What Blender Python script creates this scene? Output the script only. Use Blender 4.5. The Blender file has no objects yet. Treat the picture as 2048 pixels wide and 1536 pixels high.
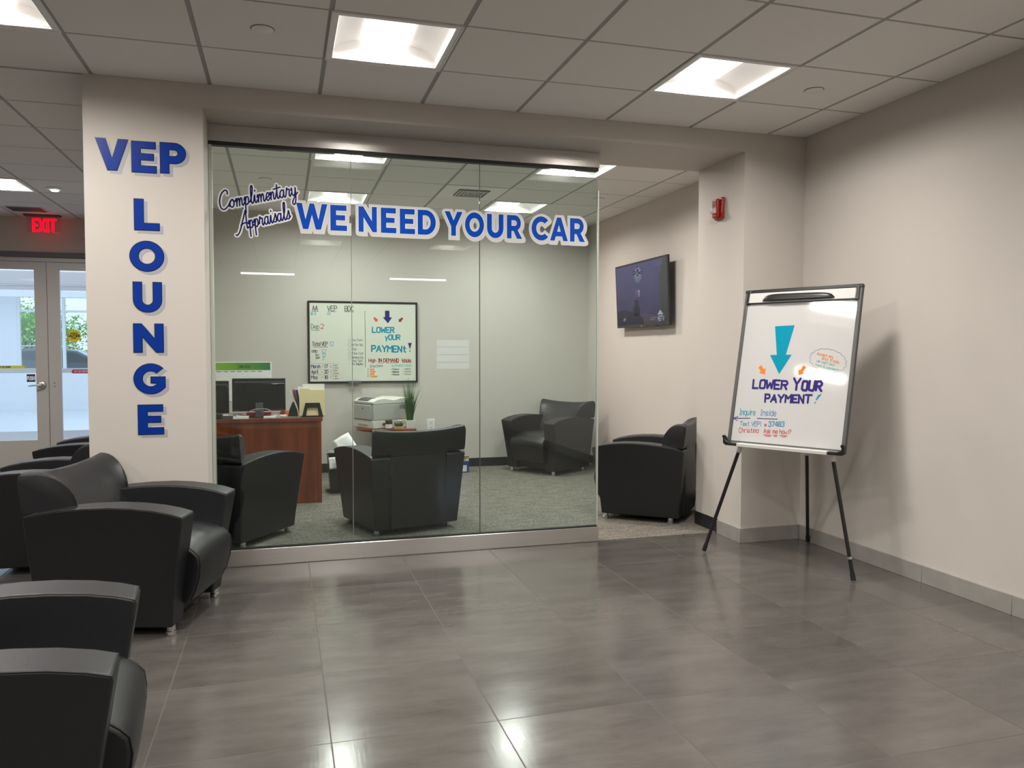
import bpy, bmesh, math, random
from mathutils import Vector, Matrix
R = math.radians
random.seed(7)
SC = bpy.context.scene
COL = SC.collection

# ------------------------------------------------------------------ camera
def set_camera():
    cd = bpy.data.cameras.new('camera'); co = bpy.data.objects.new('camera', cd); COL.objects.link(co)
    cd.sensor_width = 36.0; cd.lens = 27.76; cd.clip_start = 0.05; cd.clip_end = 300
    yaw, pitch, roll = R(-16.2117), R(-2.2727), R(0.02)
    fw = Vector((-math.sin(yaw)*math.cos(pitch), math.cos(yaw)*math.cos(pitch), math.sin(pitch)))
    r0 = Vector((math.cos(yaw), math.sin(yaw), 0)); u0 = r0.cross(fw)
    r = r0*math.cos(roll)+u0*math.sin(roll); u = u0*math.cos(roll)-r0*math.sin(roll)
    m = Matrix((r, u, -fw)).transposed().to_4x4(); m.translation = (0.991, -4.863, 1.3423)
    co.matrix_world = m
    SC.camera = co
set_camera()
# ------------------------------------------------------------------ world and exposure
wd = bpy.data.worlds.new('sky'); SC.world = wd; wd.use_nodes = True
bg = wd.node_tree.nodes['Background']
bg.inputs['Color'].default_value = (0.76, 0.83, 1.02, 1); bg.inputs['Strength'].default_value = 2.0
SC.view_settings.view_transform = 'Standard'
SC.view_settings.look = 'None'
SC.view_settings.gamma = 1
SC.view_settings.use_curve_mapping = False
SC.view_settings.exposure = 0.0
SC.cycles.max_bounces = 10
SC.cycles.diffuse_bounces = 6
SC.cycles.glossy_bounces = 5
SC.cycles.transparent_max_bounces = 16
SC.cycles.sample_clamp_indirect = 4.0
SC.cycles.caustics_reflective = False
SC.cycles.caustics_refractive = False
LENS = 4.0      # brightness of a ceiling light's lens
LAMP = (1.0, 0.945, 0.885)
LAMP_POWER = 34.0  # watts of each ceiling lamp

# ------------------------------------------------------------------ constants of the place
H = 2.868; T = 0.6096; GY = -0.5861      # ceiling height, ceiling tile, grid row origin
XR = 4.5725                              # right wall
YB = 4.13                                # office back wall
YD = 5.27                                # wall with the glass doors
SOF = 2.735                              # soffit of the opening

# ------------------------------------------------------------------ materials
MATS = {}
def nt(name):
    m = bpy.data.materials.new(name); m.use_nodes = True
    t = m.node_tree; b = t.nodes['Principled BSDF']
    MATS[name] = m
    return m, t, b
def L(t, a, b): t.links.new(a, b)
def node(t, kind, **kw):
    n = t.nodes.new(kind)
    for k, v in kw.items(): setattr(n, k, v)
    return n
def mat(name, col, rough=0.5, metal=0.0, var=0.06, scale=30.0, bump=0.0, bscale=200.0, spec=0.5, emit=None, estr=0.0, stretch=None, coat=0.0):
    """principled material whose colour varies a little with an object-space noise"""
    m, t, b = nt(name)
    tc = node(t, 'ShaderNodeTexCoord'); mp = node(t, 'ShaderNodeMapping')
    L(t, tc.outputs['Object'], mp.inputs['Vector'])
    if stretch: mp.inputs['Scale'].default_value = stretch
    n = node(t, 'ShaderNodeTexNoise'); n.inputs['Scale'].default_value = scale; n.inputs['Detail'].default_value = 4
    L(t, mp.outputs['Vector'], n.inputs['Vector'])
    r = node(t, 'ShaderNodeMapRange'); r.inputs['To Min'].default_value = 1-var; r.inputs['To Max'].default_value = 1+var
    L(t, n.outputs['Fac'], r.inputs['Value'])
    x = node(t, 'ShaderNodeMix', data_type='RGBA', blend_type='MULTIPLY'); x.inputs['Factor'].default_value = 1
    x.inputs['A'].default_value = (*col, 1); L(t, r.outputs['Result'], x.inputs['B'])
    L(t, x.outputs['Result'], b.inputs['Base Color'])
    b.inputs['Roughness'].default_value = rough; b.inputs['Metallic'].default_value = metal
    b.inputs['Specular IOR Level'].default_value = spec
    b.inputs['Coat Weight'].default_value = coat
    if bump:
        n2 = node(t, 'ShaderNodeTexNoise'); n2.inputs['Scale'].default_value = bscale; n2.inputs['Detail'].default_value = 3
        L(t, mp.outputs['Vector'], n2.inputs['Vector'])
        bp = node(t, 'ShaderNodeBump'); bp.inputs['Strength'].default_value = bump; bp.inputs['Distance'].default_value = 0.002
        L(t, n2.outputs['Fac'], bp.inputs['Height']); L(t, bp.outputs['Normal'], b.inputs['Normal'])
    if emit:
        b.inputs['Emission Color'].default_value = (*emit, 1); b.inputs['Emission Strength'].default_value = estr
    return m
def M(n): return MATS[n]

mat('wall_paint', (0.565, 0.530, 0.490), 0.65, var=0.02, scale=3, bump=0.08, bscale=350, spec=0.25)
mat('white_trim', (0.74, 0.73, 0.70), 0.5, var=0.02)
mat('ceiling_tile', (0.84, 0.825, 0.80), 0.9, var=0.05, scale=220, bump=0.15, bscale=400, spec=0.1)
mat('ceiling_bar', (0.37, 0.36, 0.35), 0.6, var=0.03, spec=0.3)
mat('lamp_white', (0.86, 0.85, 0.83), 0.45, var=0.02)
mat('lamp_lens', (0.9, 0.9, 0.9), 0.5, var=0.0, emit=LAMP, estr=LENS)
mat('lamp_cove', (0.55, 0.53, 0.51), 0.6, var=0.0, emit=LAMP, estr=0.25)
mat('strip_lens', (0.9, 0.9, 0.9), 0.5, var=0.0, emit=LAMP, estr=14.0)
mat('black_leather', (0.0042, 0.0045, 0.0062), 0.42, var=0.25, scale=12, bump=0.25, bscale=450, spec=0.60)
mat('black_base', (0.008, 0.008, 0.008), 0.6)
mat('chrome', (0.80, 0.80, 0.80), 0.12, 1.0, var=0.02)
mat('steel', (0.64, 0.62, 0.595), 0.31, 1.0, var=0.10, scale=6, stretch=(0.6, 1, 40), bump=0.03, bscale=60)
mat('aluminium', (0.66, 0.67, 0.65), 0.35, 1.0, var=0.03)
mat('channel', (0.62, 0.65, 0.58), 0.3, 0.4, var=0.03)
mat('black_gap', (0.004, 0.004, 0.004), 0.5)
mat('vinyl_base', (0.018, 0.018, 0.020), 0.45, var=0.1)
mat('skirting_tile', (0.30, 0.285, 0.265), 0.35, var=0.18, scale=9)
mat('blue_vinyl', (0.0005, 0.030, 0.27), 0.34, var=0.06, scale=40, bump=0.25, bscale=260, spec=0.2)
mat('blue_decal', (0.0002, 0.068, 0.49), 0.4, var=0.03, spec=0.12)
mat('navy_script', (0.006, 0.008, 0.12), 0.4, var=0.03, spec=0.12)
mat('decal_grey', (0.66, 0.665, 0.655), 0.45, var=0.03)
mat('decal_white', (0.88, 0.89, 0.88), 0.5, var=0.02, spec=0.2)
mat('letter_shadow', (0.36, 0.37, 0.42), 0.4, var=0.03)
mat('letter_edge', (0.006, 0.006, 0.012), 0.4)
mat('board_white', (0.565, 0.565, 0.56), 0.055, var=0.01, scale=2, spec=0.6)
mat('board_white_back', (0.66, 0.68, 0.60), 0.25, var=0.01, scale=2, spec=0.5)
mat('black_plastic', (0.012, 0.012, 0.013), 0.35, var=0.1)
mat('grey_plastic', (0.085, 0.085, 0.085), 0.45, var=0.08)
mat('dark_screen', (0.006, 0.007, 0.010), 0.14, var=0.05)
mat('white_metal', (0.62, 0.61, 0.59), 0.35, var=0.02)
for nm, c in dict(black=(0.02, 0.02, 0.022), teal=(0.0, 0.27, 0.40), blue=(0.01, 0.24, 0.44), violet=(0.036, 0.024, 0.17), orange=(0.85, 0.22, 0.02),
                  red=(0.55, 0.03, 0.04), darkred=(0.28, 0.035, 0.03), salmon=(0.75, 0.10, 0.06), cyan=(0.10, 0.46, 0.55), green=(0.10, 0.50, 0.42), grey=(0.20, 0.20, 0.22)).items():
    mat('ink_'+nm, c, 0.5, var=0.15, scale=60, stretch=(1, 1, 6), spec=0.1)
mat('red_plastic', (0.36, 0.018, 0.016), 0.35, var=0.05)
mat('clear_strobe', (0.80, 0.80, 0.80), 0.08, 0.3, var=0.1)
mat('paper', (0.88, 0.88, 0.87), 0.7, var=0.03)
mat('manila', (0.92, 0.76, 0.44), 0.7, var=0.04)
mat('folder_red', (0.40, 0.03, 0.035), 0.5)
mat('folder_blue', (0.03, 0.035, 0.22), 0.5)
mat('note_red', (0.60, 0.04, 0.08), 0.6)
mat('orange_cloth', (0.70, 0.12, 0.03), 0.6)
mat('printer_light', (0.66, 0.66, 0.60), 0.5, var=0.03)
mat('printer_grey', (0.44, 0.45, 0.42), 0.5, var=0.03)
mat('plant_green', (0.045, 0.14, 0.03), 0.5, var=0.5, scale=6)
mat('pot_white', (0.74, 0.74, 0.72), 0.35, var=0.03)
mat('jar_brown', (0.045, 0.025, 0.015), 0.25)
mat('label_white', (0.75, 0.73, 0.69), 0.6)
mat('wood_light', (0.50, 0.30, 0.12), 0.5, var=0.2, scale=10, stretch=(1, 1, 8))
mat('carton_blue', (0.02, 0.05, 0.30), 0.5)
mat('carton_yellow', (0.62, 0.42, 0.03), 0.5)
mat('carton_brown', (0.40, 0.24, 0.11), 0.7)
mat('cal_white', (0.80, 0.81, 0.80), 0.6)
mat('door_alu', (0.52, 0.505, 0.485), 0.42, 0.15, var=0.03)
mat('door_dark', (0.10, 0.10, 0.105), 0.5, var=0.05)
mat('sign_navy', (0.01, 0.02, 0.13), 0.5)
mat('sign_yellow', (0.78, 0.66, 0.03), 0.5)
mat('sign_red', (0.65, 0.03, 0.05), 0.5)
mat('exit_red', (0.5, 0.0, 0.0), 0.5, var=0.0, emit=(1.0, 0.0, 0.012), estr=2.6)
mat('hall_white', (0.80, 0.82, 0.84), 0.6, var=0.02)
mat('hall_floor', (0.62, 0.68, 0.72), 0.25, var=0.04, scale=2)
mat('outdoor_ground', (0.18, 0.24, 0.12), 0.9, var=0.3, scale=1.5)
mat('bark', (0.10, 0.07, 0.05), 0.9, var=0.3)
mat('foliage', (0.36, 0.66, 0.14), 0.6, var=0.55, scale=2.5)
mat('car_paint', (0.11, 0.14, 0.19), 0.2, 0.3, coat=0.6)
mat('car_glass', (0.03, 0.05, 0.06), 0.08)
mat('tyre', (0.015, 0.015, 0.015), 0.8)
mat('lamp_red', (0.55, 0.03, 0.04), 0.3)
mat('seal_grey', (0.20, 0.21, 0.19), 0.4)
mat('cable_grey', (0.30, 0.30, 0.30), 0.5)
mat('leather_seam', (0.005, 0.005, 0.005), 0.6)

def carpet():
    m, t, b = nt('carpet')
    g = node(t, 'ShaderNodeNewGeometry')
    mp = node(t, 'ShaderNodeMapping'); mp.inputs['Scale'].default_value = (1, 1, 1); L(t, g.outputs['Position'], mp.inputs['Vector'])
    n = node(t, 'ShaderNodeTexNoise'); n.inputs['Scale'].default_value = 95; n.inputs['Detail'].default_value = 5; n.inputs['Roughness'].default_value = 0.75
    L(t, mp.outputs['Vector'], n.inputs['Vector'])
    v = node(t, 'ShaderNodeTexNoise'); v.inputs['Scale'].default_value = 16; v.inputs['Detail'].default_value = 3
    mp2 = node(t, 'ShaderNodeMapping'); mp2.inputs['Scale'].default_value = (0.35, 2.6, 1); L(t, g.outputs['Position'], mp2.inputs['Vector']); L(t, mp2.outputs['Vector'], v.inputs['Vector'])
    a = node(t, 'ShaderNodeMath', operation='MULTIPLY_ADD'); a.inputs[1].default_value = 0.3; L(t, v.outputs['Fac'], a.inputs[0]); L(t, n.outputs['Fac'], a.inputs[2])
    cr = node(t, 'ShaderNodeValToRGB')
    cr.color_ramp.elements[0].position = 0.48; cr.color_ramp.elements[0].color = (0.050, 0.045, 0.038, 1)
    cr.color_ramp.elements[1].position = 0.80; cr.color_ramp.elements[1].color = (0.275, 0.255, 0.218, 1)
    L(t, a.outputs[0], cr.inputs['Fac']); L(t, cr.outputs['Color'], b.inputs['Base Color'])
    b.inputs['Roughness'].default_value = 0.95; b.inputs['Specular IOR Level'].default_value = 0.1
    bp = node(t, 'ShaderNodeBump'); bp.inputs['Strength'].default_value = 0.6; bp.inputs['Distance'].default_value = 0.006
    L(t, n.outputs['Fac'], bp.inputs['Height']); L(t, bp.outputs['Normal'], b.inputs['Normal'])
carpet()

def brushed(name):
    t = MATS[name].node_tree; b = t.nodes['Principled BSDF']
    tg = node(t, 'ShaderNodeTangent', direction_type='RADIAL', axis='Z'); L(t, tg.outputs[0], b.inputs['Tangent'])
    b.inputs['Anisotropic'].default_value = 0.85; b.inputs['Anisotropic Rotation'].default_value = 0.25
brushed('steel')

def floor_tiles():
    """large grey porcelain tiles, cloudy and streaked, with thin pale grout"""
    m, t, b = nt('floor_tile')
    g = node(t, 'ShaderNodeNewGeometry'); sp = node(t, 'ShaderNodeSeparateXYZ'); L(t, g.outputs['Position'], sp.inputs[0])
    def line(out, org, size, w):
        s = node(t, 'ShaderNodeMath', operation='SUBTRACT'); L(t, out, s.inputs[0]); s.inputs[1].default_value = org
        d = node(t, 'ShaderNodeMath', operation='DIVIDE'); L(t, s.outputs[0], d.inputs[0]); d.inputs[1].default_value = size
        f = node(t, 'ShaderNodeMath', operation='FRACT'); L(t, d.outputs[0], f.inputs[0])
        p = node(t, 'ShaderNodeMath', operation='PINGPONG'); L(t, d.outputs[0], p.inputs[0]); p.inputs[1].default_value = 0.5
        c = node(t, 'ShaderNodeMath', operation='LESS_THAN'); L(t, p.outputs[0], c.inputs[0]); c.inputs[1].default_value = w/size
        fl = node(t, 'ShaderNodeMath', operation='FLOOR'); L(t, d.outputs[0], fl.inputs[0])
        return c.outputs[0], fl.outputs[0]
    lx, ix = line(sp.outputs['X'], 0.5451, 0.5941, 0.0026)
    ly, iy = line(sp.outputs['Y'], 0.3213, 0.6130, 0.0024)
    gr = node(t, 'ShaderNodeMath', operation='MAXIMUM'); L(t, lx, gr.inputs[0]); L(t, ly, gr.inputs[1])
    cv = node(t, 'ShaderNodeCombineXYZ'); L(t, ix, cv.inputs[0]); L(t, iy, cv.inputs[1])
    wn = node(t, 'ShaderNodeTexWhiteNoise', noise_dimensions='3D'); L(t, cv.outputs[0], wn.inputs['Vector'])
    off = node(t, 'ShaderNodeVectorMath', operation='MULTIPLY_ADD'); L(t, wn.outputs['Color'], off.inputs[0]); off.inputs[1].default_value = (20, 20, 20); L(t, g.outputs['Position'], off.inputs[2])
    mp = node(t, 'ShaderNodeMapping'); mp.inputs['Scale'].default_value = (1.0, 3.2, 1); L(t, off.outputs[0], mp.inputs['Vector'])
    n1 = node(t, 'ShaderNodeTexNoise'); n1.inputs['Scale'].default_value = 2.6; n1.inputs['Detail'].default_value = 9; n1.inputs['Roughness'].default_value = 0.66; L(t, mp.outputs['Vector'], n1.inputs['Vector'])
    cr = node(t, 'ShaderNodeValToRGB')
    cr.color_ramp.elements[0].position = 0.30; cr.color_ramp.elements[0].color = (0.070, 0.064, 0.058, 1)
    cr.color_ramp.elements[1].position = 0.72; cr.color_ramp.elements[1].color = (0.114, 0.104, 0.096, 1)
    L(t, n1.outputs['Fac'], cr.inputs['Fac'])
    br = node(t, 'ShaderNodeMapRange'); br.inputs['To Min'].default_value = 0.92; br.inputs['To Max'].default_value = 1.08; L(t, wn.outputs['Value'], br.inputs['Value'])
    ml = node(t, 'ShaderNodeMix', data_type='RGBA', blend_type='MULTIPLY'); ml.inputs['Factor'].default_value = 1; L(t, cr.outputs['Color'], ml.inputs['A']); L(t, br.outputs['Result'], ml.inputs['B'])
    mx = node(t, 'ShaderNodeMix', data_type='RGBA'); L(t, gr.outputs[0], mx.inputs['Factor']); L(t, ml.outputs['Result'], mx.inputs['A']); mx.inputs['B'].default_value = (0.068, 0.060, 0.053, 1)
    L(t, mx.outputs['Result'], b.inputs['Base Color'])
    rr = node(t, 'ShaderNodeMapRange'); rr.inputs['To Min'].default_value = 0.10; rr.inputs['To Max'].default_value = 0.24; L(t, n1.outputs['Fac'], rr.inputs['Value'])
    rm = node(t, 'ShaderNodeMix', data_type='FLOAT'); L(t, gr.outputs[0], rm.inputs['Factor']); L(t, rr.outputs['Result'], rm.inputs['A']); rm.inputs['B'].default_value = 0.7
    L(t, rm.outputs['Result'], b.inputs['Roughness'])
    mp3 = node(t, 'ShaderNodeMapping'); mp3.inputs['Scale'].default_value = (90, 9, 1); mp3.inputs['Rotation'].default_value = (0, 0, 0.25); L(t, g.outputs['Position'], mp3.inputs['Vector'])
    n3 = node(t, 'ShaderNodeTexNoise'); n3.inputs['Scale'].default_value = 1.0; n3.inputs['Detail'].default_value = 3; L(t, mp3.outputs['Vector'], n3.inputs['Vector'])
    bp = node(t, 'ShaderNodeBump'); bp.inputs['Strength'].default_value = 0.06; bp.inputs['Distance'].default_value = 0.002; L(t, n3.outputs['Fac'], bp.inputs['Height'])
    L(t, bp.outputs['Normal'], b.inputs['Normal'])
    b.inputs['Specular IOR Level'].default_value = 0.55
floor_tiles()

def wood():
    m, t, b = nt('cherry_wood')
    tc = node(t, 'ShaderNodeTexCoord'); mp = node(t, 'ShaderNodeMapping'); mp.inputs['Scale'].default_value = (9, 9, 0.8); L(t, tc.outputs['Object'], mp.inputs['Vector'])
    n = node(t, 'ShaderNodeTexNoise'); n.inputs['Scale'].default_value = 1.4; n.inputs['Detail'].default_value = 6; n.inputs['Roughness'].default_value = 0.6; L(t, mp.outputs['Vector'], n.inputs['Vector'])
    cr = node(t, 'ShaderNodeValToRGB')
    cr.color_ramp.elements[0].position = 0.30; cr.color_ramp.elements[0].color = (0.095, 0.017, 0.006, 1)
    cr.color_ramp.elements[1].position = 0.75; cr.color_ramp.elements[1].color = (0.27, 0.062, 0.020, 1)
    L(t, n.outputs['Fac'], cr.inputs['Fac']); L(t, cr.outputs['Color'], b.inputs['Base Color'])
    b.inputs['Roughness'].default_value = 0.32
wood()

def glass(name, tint, ior=1.5):
    """clear architectural glass: tinted see-through plus a Fresnel reflection"""
    m = bpy.data.materials.new(name); m.use_nodes = True; MATS[name] = m
    t = m.node_tree; t.nodes.clear()
    o = node(t, 'ShaderNodeOutputMaterial'); tr = node(t, 'ShaderNodeBsdfTransparent'); tr.inputs['Color'].default_value = (*tint, 1)
    gl = node(t, 'ShaderNodeBsdfGlossy'); gl.inputs['Roughness'].default_value = 0.0; gl.inputs['Color'].default_value = (1, 1, 1, 1)
    g = node(t, 'ShaderNodeNewGeometry')
    iv = node(t, 'ShaderNodeMix', data_type='FLOAT'); L(t, g.outputs['Backfacing'], iv.inputs['Factor']); iv.inputs['A'].default_value = ior; iv.inputs['B'].default_value = 1/ior
    fr = node(t, 'ShaderNodeFresnel'); L(t, iv.outputs['Result'], fr.inputs['IOR'])
    mx = node(t, 'ShaderNodeMixShader'); L(t, fr.outputs[0], mx.inputs[0]); L(t, tr.outputs[0], mx.inputs[1]); L(t, gl.outputs[0], mx.inputs[2]); L(t, mx.outputs[0], o.inputs['Surface'])
    return m
glass('pane_glass', (0.88, 0.950, 0.935))
glass('door_glass', (0.93, 0.96, 0.96))
glass('exit_pane', (0.92, 0.86, 0.86))
glass('strobe_glass', (0.92, 0.92, 0.92))

def screen_mat(name, c0, c1, axis, s):
    """glowing picture area of a screen, colour running from c0 to c1"""
    m, t, b = nt(name)
    tc = node(t, 'ShaderNodeTexCoord'); sp = node(t, 'ShaderNodeSeparateXYZ'); L(t, tc.outputs['Generated'], sp.inputs[0])
    n = node(t, 'ShaderNodeTexNoise'); n.inputs['Scale'].default_value = 5; n.inputs['Detail'].default_value = 5
    L(t, tc.outputs['Generated'], n.inputs['Vector'])
    a = node(t, 'ShaderNodeMath', operation='MULTIPLY_ADD'); L(t, n.outputs['Fac'], a.inputs[0]); a.inputs[1].default_value = 0.45; L(t, sp.outputs[axis], a.inputs[2])
    r = node(t, 'ShaderNodeMapRange'); L(t, a.outputs[0], r.inputs['Value']); r.inputs['From Min'].default_value = 0.2; r.inputs['From Max'].default_value = 1.2
    x = node(t, 'ShaderNodeMix', data_type='RGBA'); L(t, r.outputs['Result'], x.inputs['Factor']); x.inputs['A'].default_value = (*c0, 1); x.inputs['B'].default_value = (*c1, 1)
    b.inputs['Base Color'].default_value = (0.006, 0.006, 0.008, 1); b.inputs['Roughness'].default_value = 0.25; b.inputs['Specular IOR Level'].default_value = 0.12
    L(t, x.outputs['Result'], b.inputs['Emission Color']); b.inputs['Emission Strength'].default_value = s
    return m
screen_mat('screen_wall', (0.022, 0.024, 0.055), (0.075, 0.077, 0.150), 'Z', 1.0)
screen_mat('screen_glow', (0.085, 0.10, 0.17), (0.17, 0.20, 0.29), 'Z', 1.0)
screen_mat('screen_dark', (0.010, 0.011, 0.020), (0.022, 0.024, 0.038), 'Z', 1.0)
screen_mat('screen_green', (0.022, 0.028, 0.028), (0.060, 0.068, 0.066), 'Z', 1.0)
screen_mat('screen_floor', (0.042, 0.034, 0.052), (0.055, 0.047, 0.072), 'Z', 1.0)
screen_mat('screen_pink', (0.10, 0.04, 0.10), (0.14, 0.06, 0.14), 'Z', 1.0)
screen_mat('screen_white', (0.26, 0.29, 0.36), (0.32, 0.35, 0.43), 'Z', 1.0)
def green_print():
    m, t, b = nt('green_print')
    tc = node(t, 'ShaderNodeTexCoord'); sp = node(t, 'ShaderNodeSeparateXYZ'); L(t, tc.outputs['Generated'], sp.inputs[0])
    x = node(t, 'ShaderNodeMix', data_type='RGBA'); L(t, sp.outputs['X'], x.inputs['Factor']); x.inputs['A'].default_value = (0.22, 0.45, 0.03, 1); x.inputs['B'].default_value = (0.02, 0.17, 0.05, 1)
    L(t, x.outputs['Result'], b.inputs['Base Color']); b.inputs['Roughness'].default_value = 0.5
green_print()

# ------------------------------------------------------------------ mesh building
class MB:
    def __init__(s): s.v = []; s.f = []
    def add(s, vs, fs):
        o = len(s.v); s.v += [tuple(v) for v in vs]; s.f += [tuple(i+o for i in f) for f in fs]; return s
    def box(s, a, b):
        x0, y0, z0 = a; x1, y1, z1 = b
        return s.add([(x0,y0,z0),(x1,y0,z0),(x1,y1,z0),(x0,y1,z0),(x0,y0,z1),(x1,y0,z1),(x1,y1,z1),(x0,y1,z1)],
                     [(0,3,2,1),(4,5,6,7),(0,1,5,4),(1,2,6,5),(2,3,7,6),(3,0,4,7)])
    def xbox(s, m, a, b):
        t = MB().box(a, b); return s.add([m @ Vector(v) for v in t.v], t.f)
    def prism(s, poly, fa, fb):
        """poly: 2D points; fa/fb map a 2D point to the 3D points of both ends"""
        n = len(poly)
        return s.add([fa(p) for p in poly]+[fb(p) for p in poly], [tuple(range(n))[::-1], tuple(range(n, 2*n))]+[(i, (i+1) % n, n+(i+1) % n, n+i) for i in range(n)])
    def loft(s, rings, cap=True, close=True):
        o = len(s.v); n = len(rings[0])
        for r in rings: s.v += [tuple(p) for p in r]
        for k in range(len(rings)-1):
            for i in range(n if close else n-1):
                a = o+k*n+i; b = o+k*n+(i+1) % n
                s.f.append((a, b, b+n, a+n))
        if cap:
            s.f.append(tuple(o+i for i in range(n))[::-1]); s.f.append(tuple(o+(len(rings)-1)*n+i for i in range(n)))
        return s
    def tube(s, pts, r, n=10, cap=True, r2=None):
        pts = [Vector(p) for p in pts]; rings = []
        up = Vector((0, 0, 1))
        for i, p in enumerate(pts):
            d = (pts[min(i+1, len(pts)-1)]-pts[max(i-1, 0)]).normalized()
            if abs(d.dot(up)) > 0.95: up = Vector((1, 0, 0)) if abs(d.x) < 0.9 else Vector((0, 1, 0))
            a = d.cross(up).normalized(); b = a.cross(d).normalized()
            up = b
            rr = r if r2 is None else r+(r2-r)*i/(len(pts)-1)
            rings.append([p+a*math.cos(2*math.pi*k/n)*rr+b*math.sin(2*math.pi*k/n)*rr for k in range(n)])
        return s.loft(rings, cap)
    def lathe(s, prof, n=24, c=(0, 0, 0)):
        return s.loft([[(c[0]+r*math.cos(2*math.pi*k/n), c[1]+r*math.sin(2*math.pi*k/n), c[2]+z) for k in range(n)] for r, z in prof])
    def build(s, name, m, parent=None, bevel=0, seg=2, smooth=None, kind=None, label=None):
        me = bpy.data.meshes.new(name); me.from_pydata(s.v, [], s.f)
        bm = bmesh.new(); bm.from_mesh(me); bmesh.ops.recalc_face_normals(bm, faces=bm.faces); bm.to_mesh(me); bm.free()
        me.materials.append(M(m) if isinstance(m, str) else m)
        if smooth is not None:
            me.shade_smooth(); me.set_sharp_from_angle(angle=R(smooth))
        o = bpy.data.objects.new(name, me); COL.objects.link(o)
        if parent: o.parent = parent
        if bevel:
            b = o.modifiers.new('bevel', 'BEVEL'); b.width = bevel; b.segments = seg; b.limit_method = 'ANGLE'; b.angle_limit = R(32); b.harden_normals = False
            me.shade_smooth(); me.set_sharp_from_angle(angle=R(50 if smooth is None else smooth))
        if kind: o['kind'] = kind
        if label: o['label'] = label
        return o
def flat(name, m, parent, quads, **k):
    """several flat polygons in 3D as one mesh"""
    b = MB()
    for q in quads: b.add(q, [tuple(range(len(q)))])
    return b.build(name, m, parent, **k)
def tag(o, label, cat, group=None):
    o['label'] = label; o['category'] = cat
    if group: o['group'] = group
    return o
def thing(name, label, cat, loc=(0, 0, 0), rz=0.0, group=None):
    o = bpy.data.objects.new(name, None); COL.objects.link(o); o.location = loc; o.rotation_euler = (0, 0, rz); o.empty_display_size = 0.1
    return tag(o, label, cat, group)
def struct_root(name, loc=(0, 0, 0)):
    o = bpy.data.objects.new(name, None); COL.objects.link(o); o.location = loc; o['kind'] = 'structure'; return o
def copy_tree(o, parent=None):
    c = o.copy(); COL.objects.link(c)
    if parent: c.parent = parent
    for ch in list(o.children): copy_tree(ch, c)
    return c
def S(name, mb, m, **k): return mb.build(name, m, None, kind='structure', **k)

# ---------------- stroke lettering (handwriting) ----------------
GL = {
'A':'02 38 62;14 54','B':'02 08 48 57 56 45 05;45 54 53 42 02','C':'57 48 18 07 03 12 42 53','D':'02 08 38 56 54 32 02','E':'58 08 02 52;05 45','F':'58 08 02;05 45',
'G':'57 48 18 07 03 12 42 53 55 35','H':'02 08;52 58;05 55','I':'18 38;28 22;12 32','J':'48 43 32 12 03','K':'02 08;58 05 52','L':'08 02 52','M':'02 08 35 68 62','N':'02 08 52 58',
'O':'18 07 03 12 42 53 57 48 18','P':'02 08 48 57 56 45 05','Q':'18 07 03 12 42 53 57 48 18;34 62','R':'02 08 48 57 56 45 05;25 52','S':'57 48 18 07 06 15 45 54 53 42 12 03',
'T':'08 68;38 32','U':'08 03 12 42 53 58','V':'08 32 68','W':'08 12 36 52 68','X':'02 58;08 52','Y':'08 35 68;35 32','Z':'08 58 02 52',
'a':'46 16 05 03 12 32 43;46 42','b':'08 02 32 43 45 36 06','c':'45 36 16 05 03 12 32 43','d':'48 42 12 03 05 16 46','e':'04 44 45 36 16 05 03 12 42','f':'48 38 27 22;06 46',
'g':'46 16 05 03 12 42;46 41 30 10','h':'08 02;05 16 36 45 42','i':'16 12;18 17','j':'36 31 20 10;38 37','k':'08 02;46 04 42','l':'18 12','m':'02 06;05 16 26 35 32;35 46 56 65 62',
'n':'02 06;05 16 36 45 42','o':'16 05 03 12 32 43 45 36 16','p':'06 00;06 36 45 43 32 02','q':'46 40;46 16 05 03 12 42','r':'02 06;05 16 36','s':'45 36 16 05 14 34 43 32 12 03',
't':'28 23 32 42;16 46','u':'06 03 12 32 43;46 42','v':'06 22 46','w':'06 12 34 52 66','x':'06 42;46 02','y':'06 22;46 22 10','z':'06 46 02 42',
'0':'18 07 03 12 42 53 57 48 18','1':'17 28 22','2':'07 18 48 57 55 02 52','3':'07 18 48 57 56 45 25;45 54 53 42 12 03','4':'42 48 04 54','5':'58 08 05 45 54 53 42 02',
'6':'48 18 06 03 12 42 53 54 45 05','7':'08 58 22','8':'18 07 06 15 45 54 53 42 12 03 04 15;45 56 57 48 18','9':'55 15 06 07 18 48 57 52',
'-':'05 45','!':'28 24;22 23','?':'07 18 38 47 46 25 24;22 23','.':'02 03','<':'47 05 43',',':'13 01',"'":'18 16','*':'04 14 15 05 04','&':'62 17 28 37 03 12 32 64','+':'05 45;27 23','|':'08 02',':':'03 04;06 07'}
def strokes_of(text, h, track=1.6, narrow=1.0):
    """list of polylines in the plane (x right, y up from the baseline), cap height h; returns (polylines, width)"""
    k = h/6.0; x = 0.0; out = []
    for ch in text:
        if ch == ' ': x += 3.6*narrow; continue
        g = GL.get(ch)
        if g is None: continue
        w = 0
        for st in g.split(';'):
            pl = []
            for tok in st.split():
                a, b = int(tok[0]), int(tok[1]); w = max(w, a); pl.append(((x+a*narrow)*k, (b-2)*k))
            out.append(pl)
        x += w*narrow+track
    return out, x*k
RIB = [0]
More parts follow.
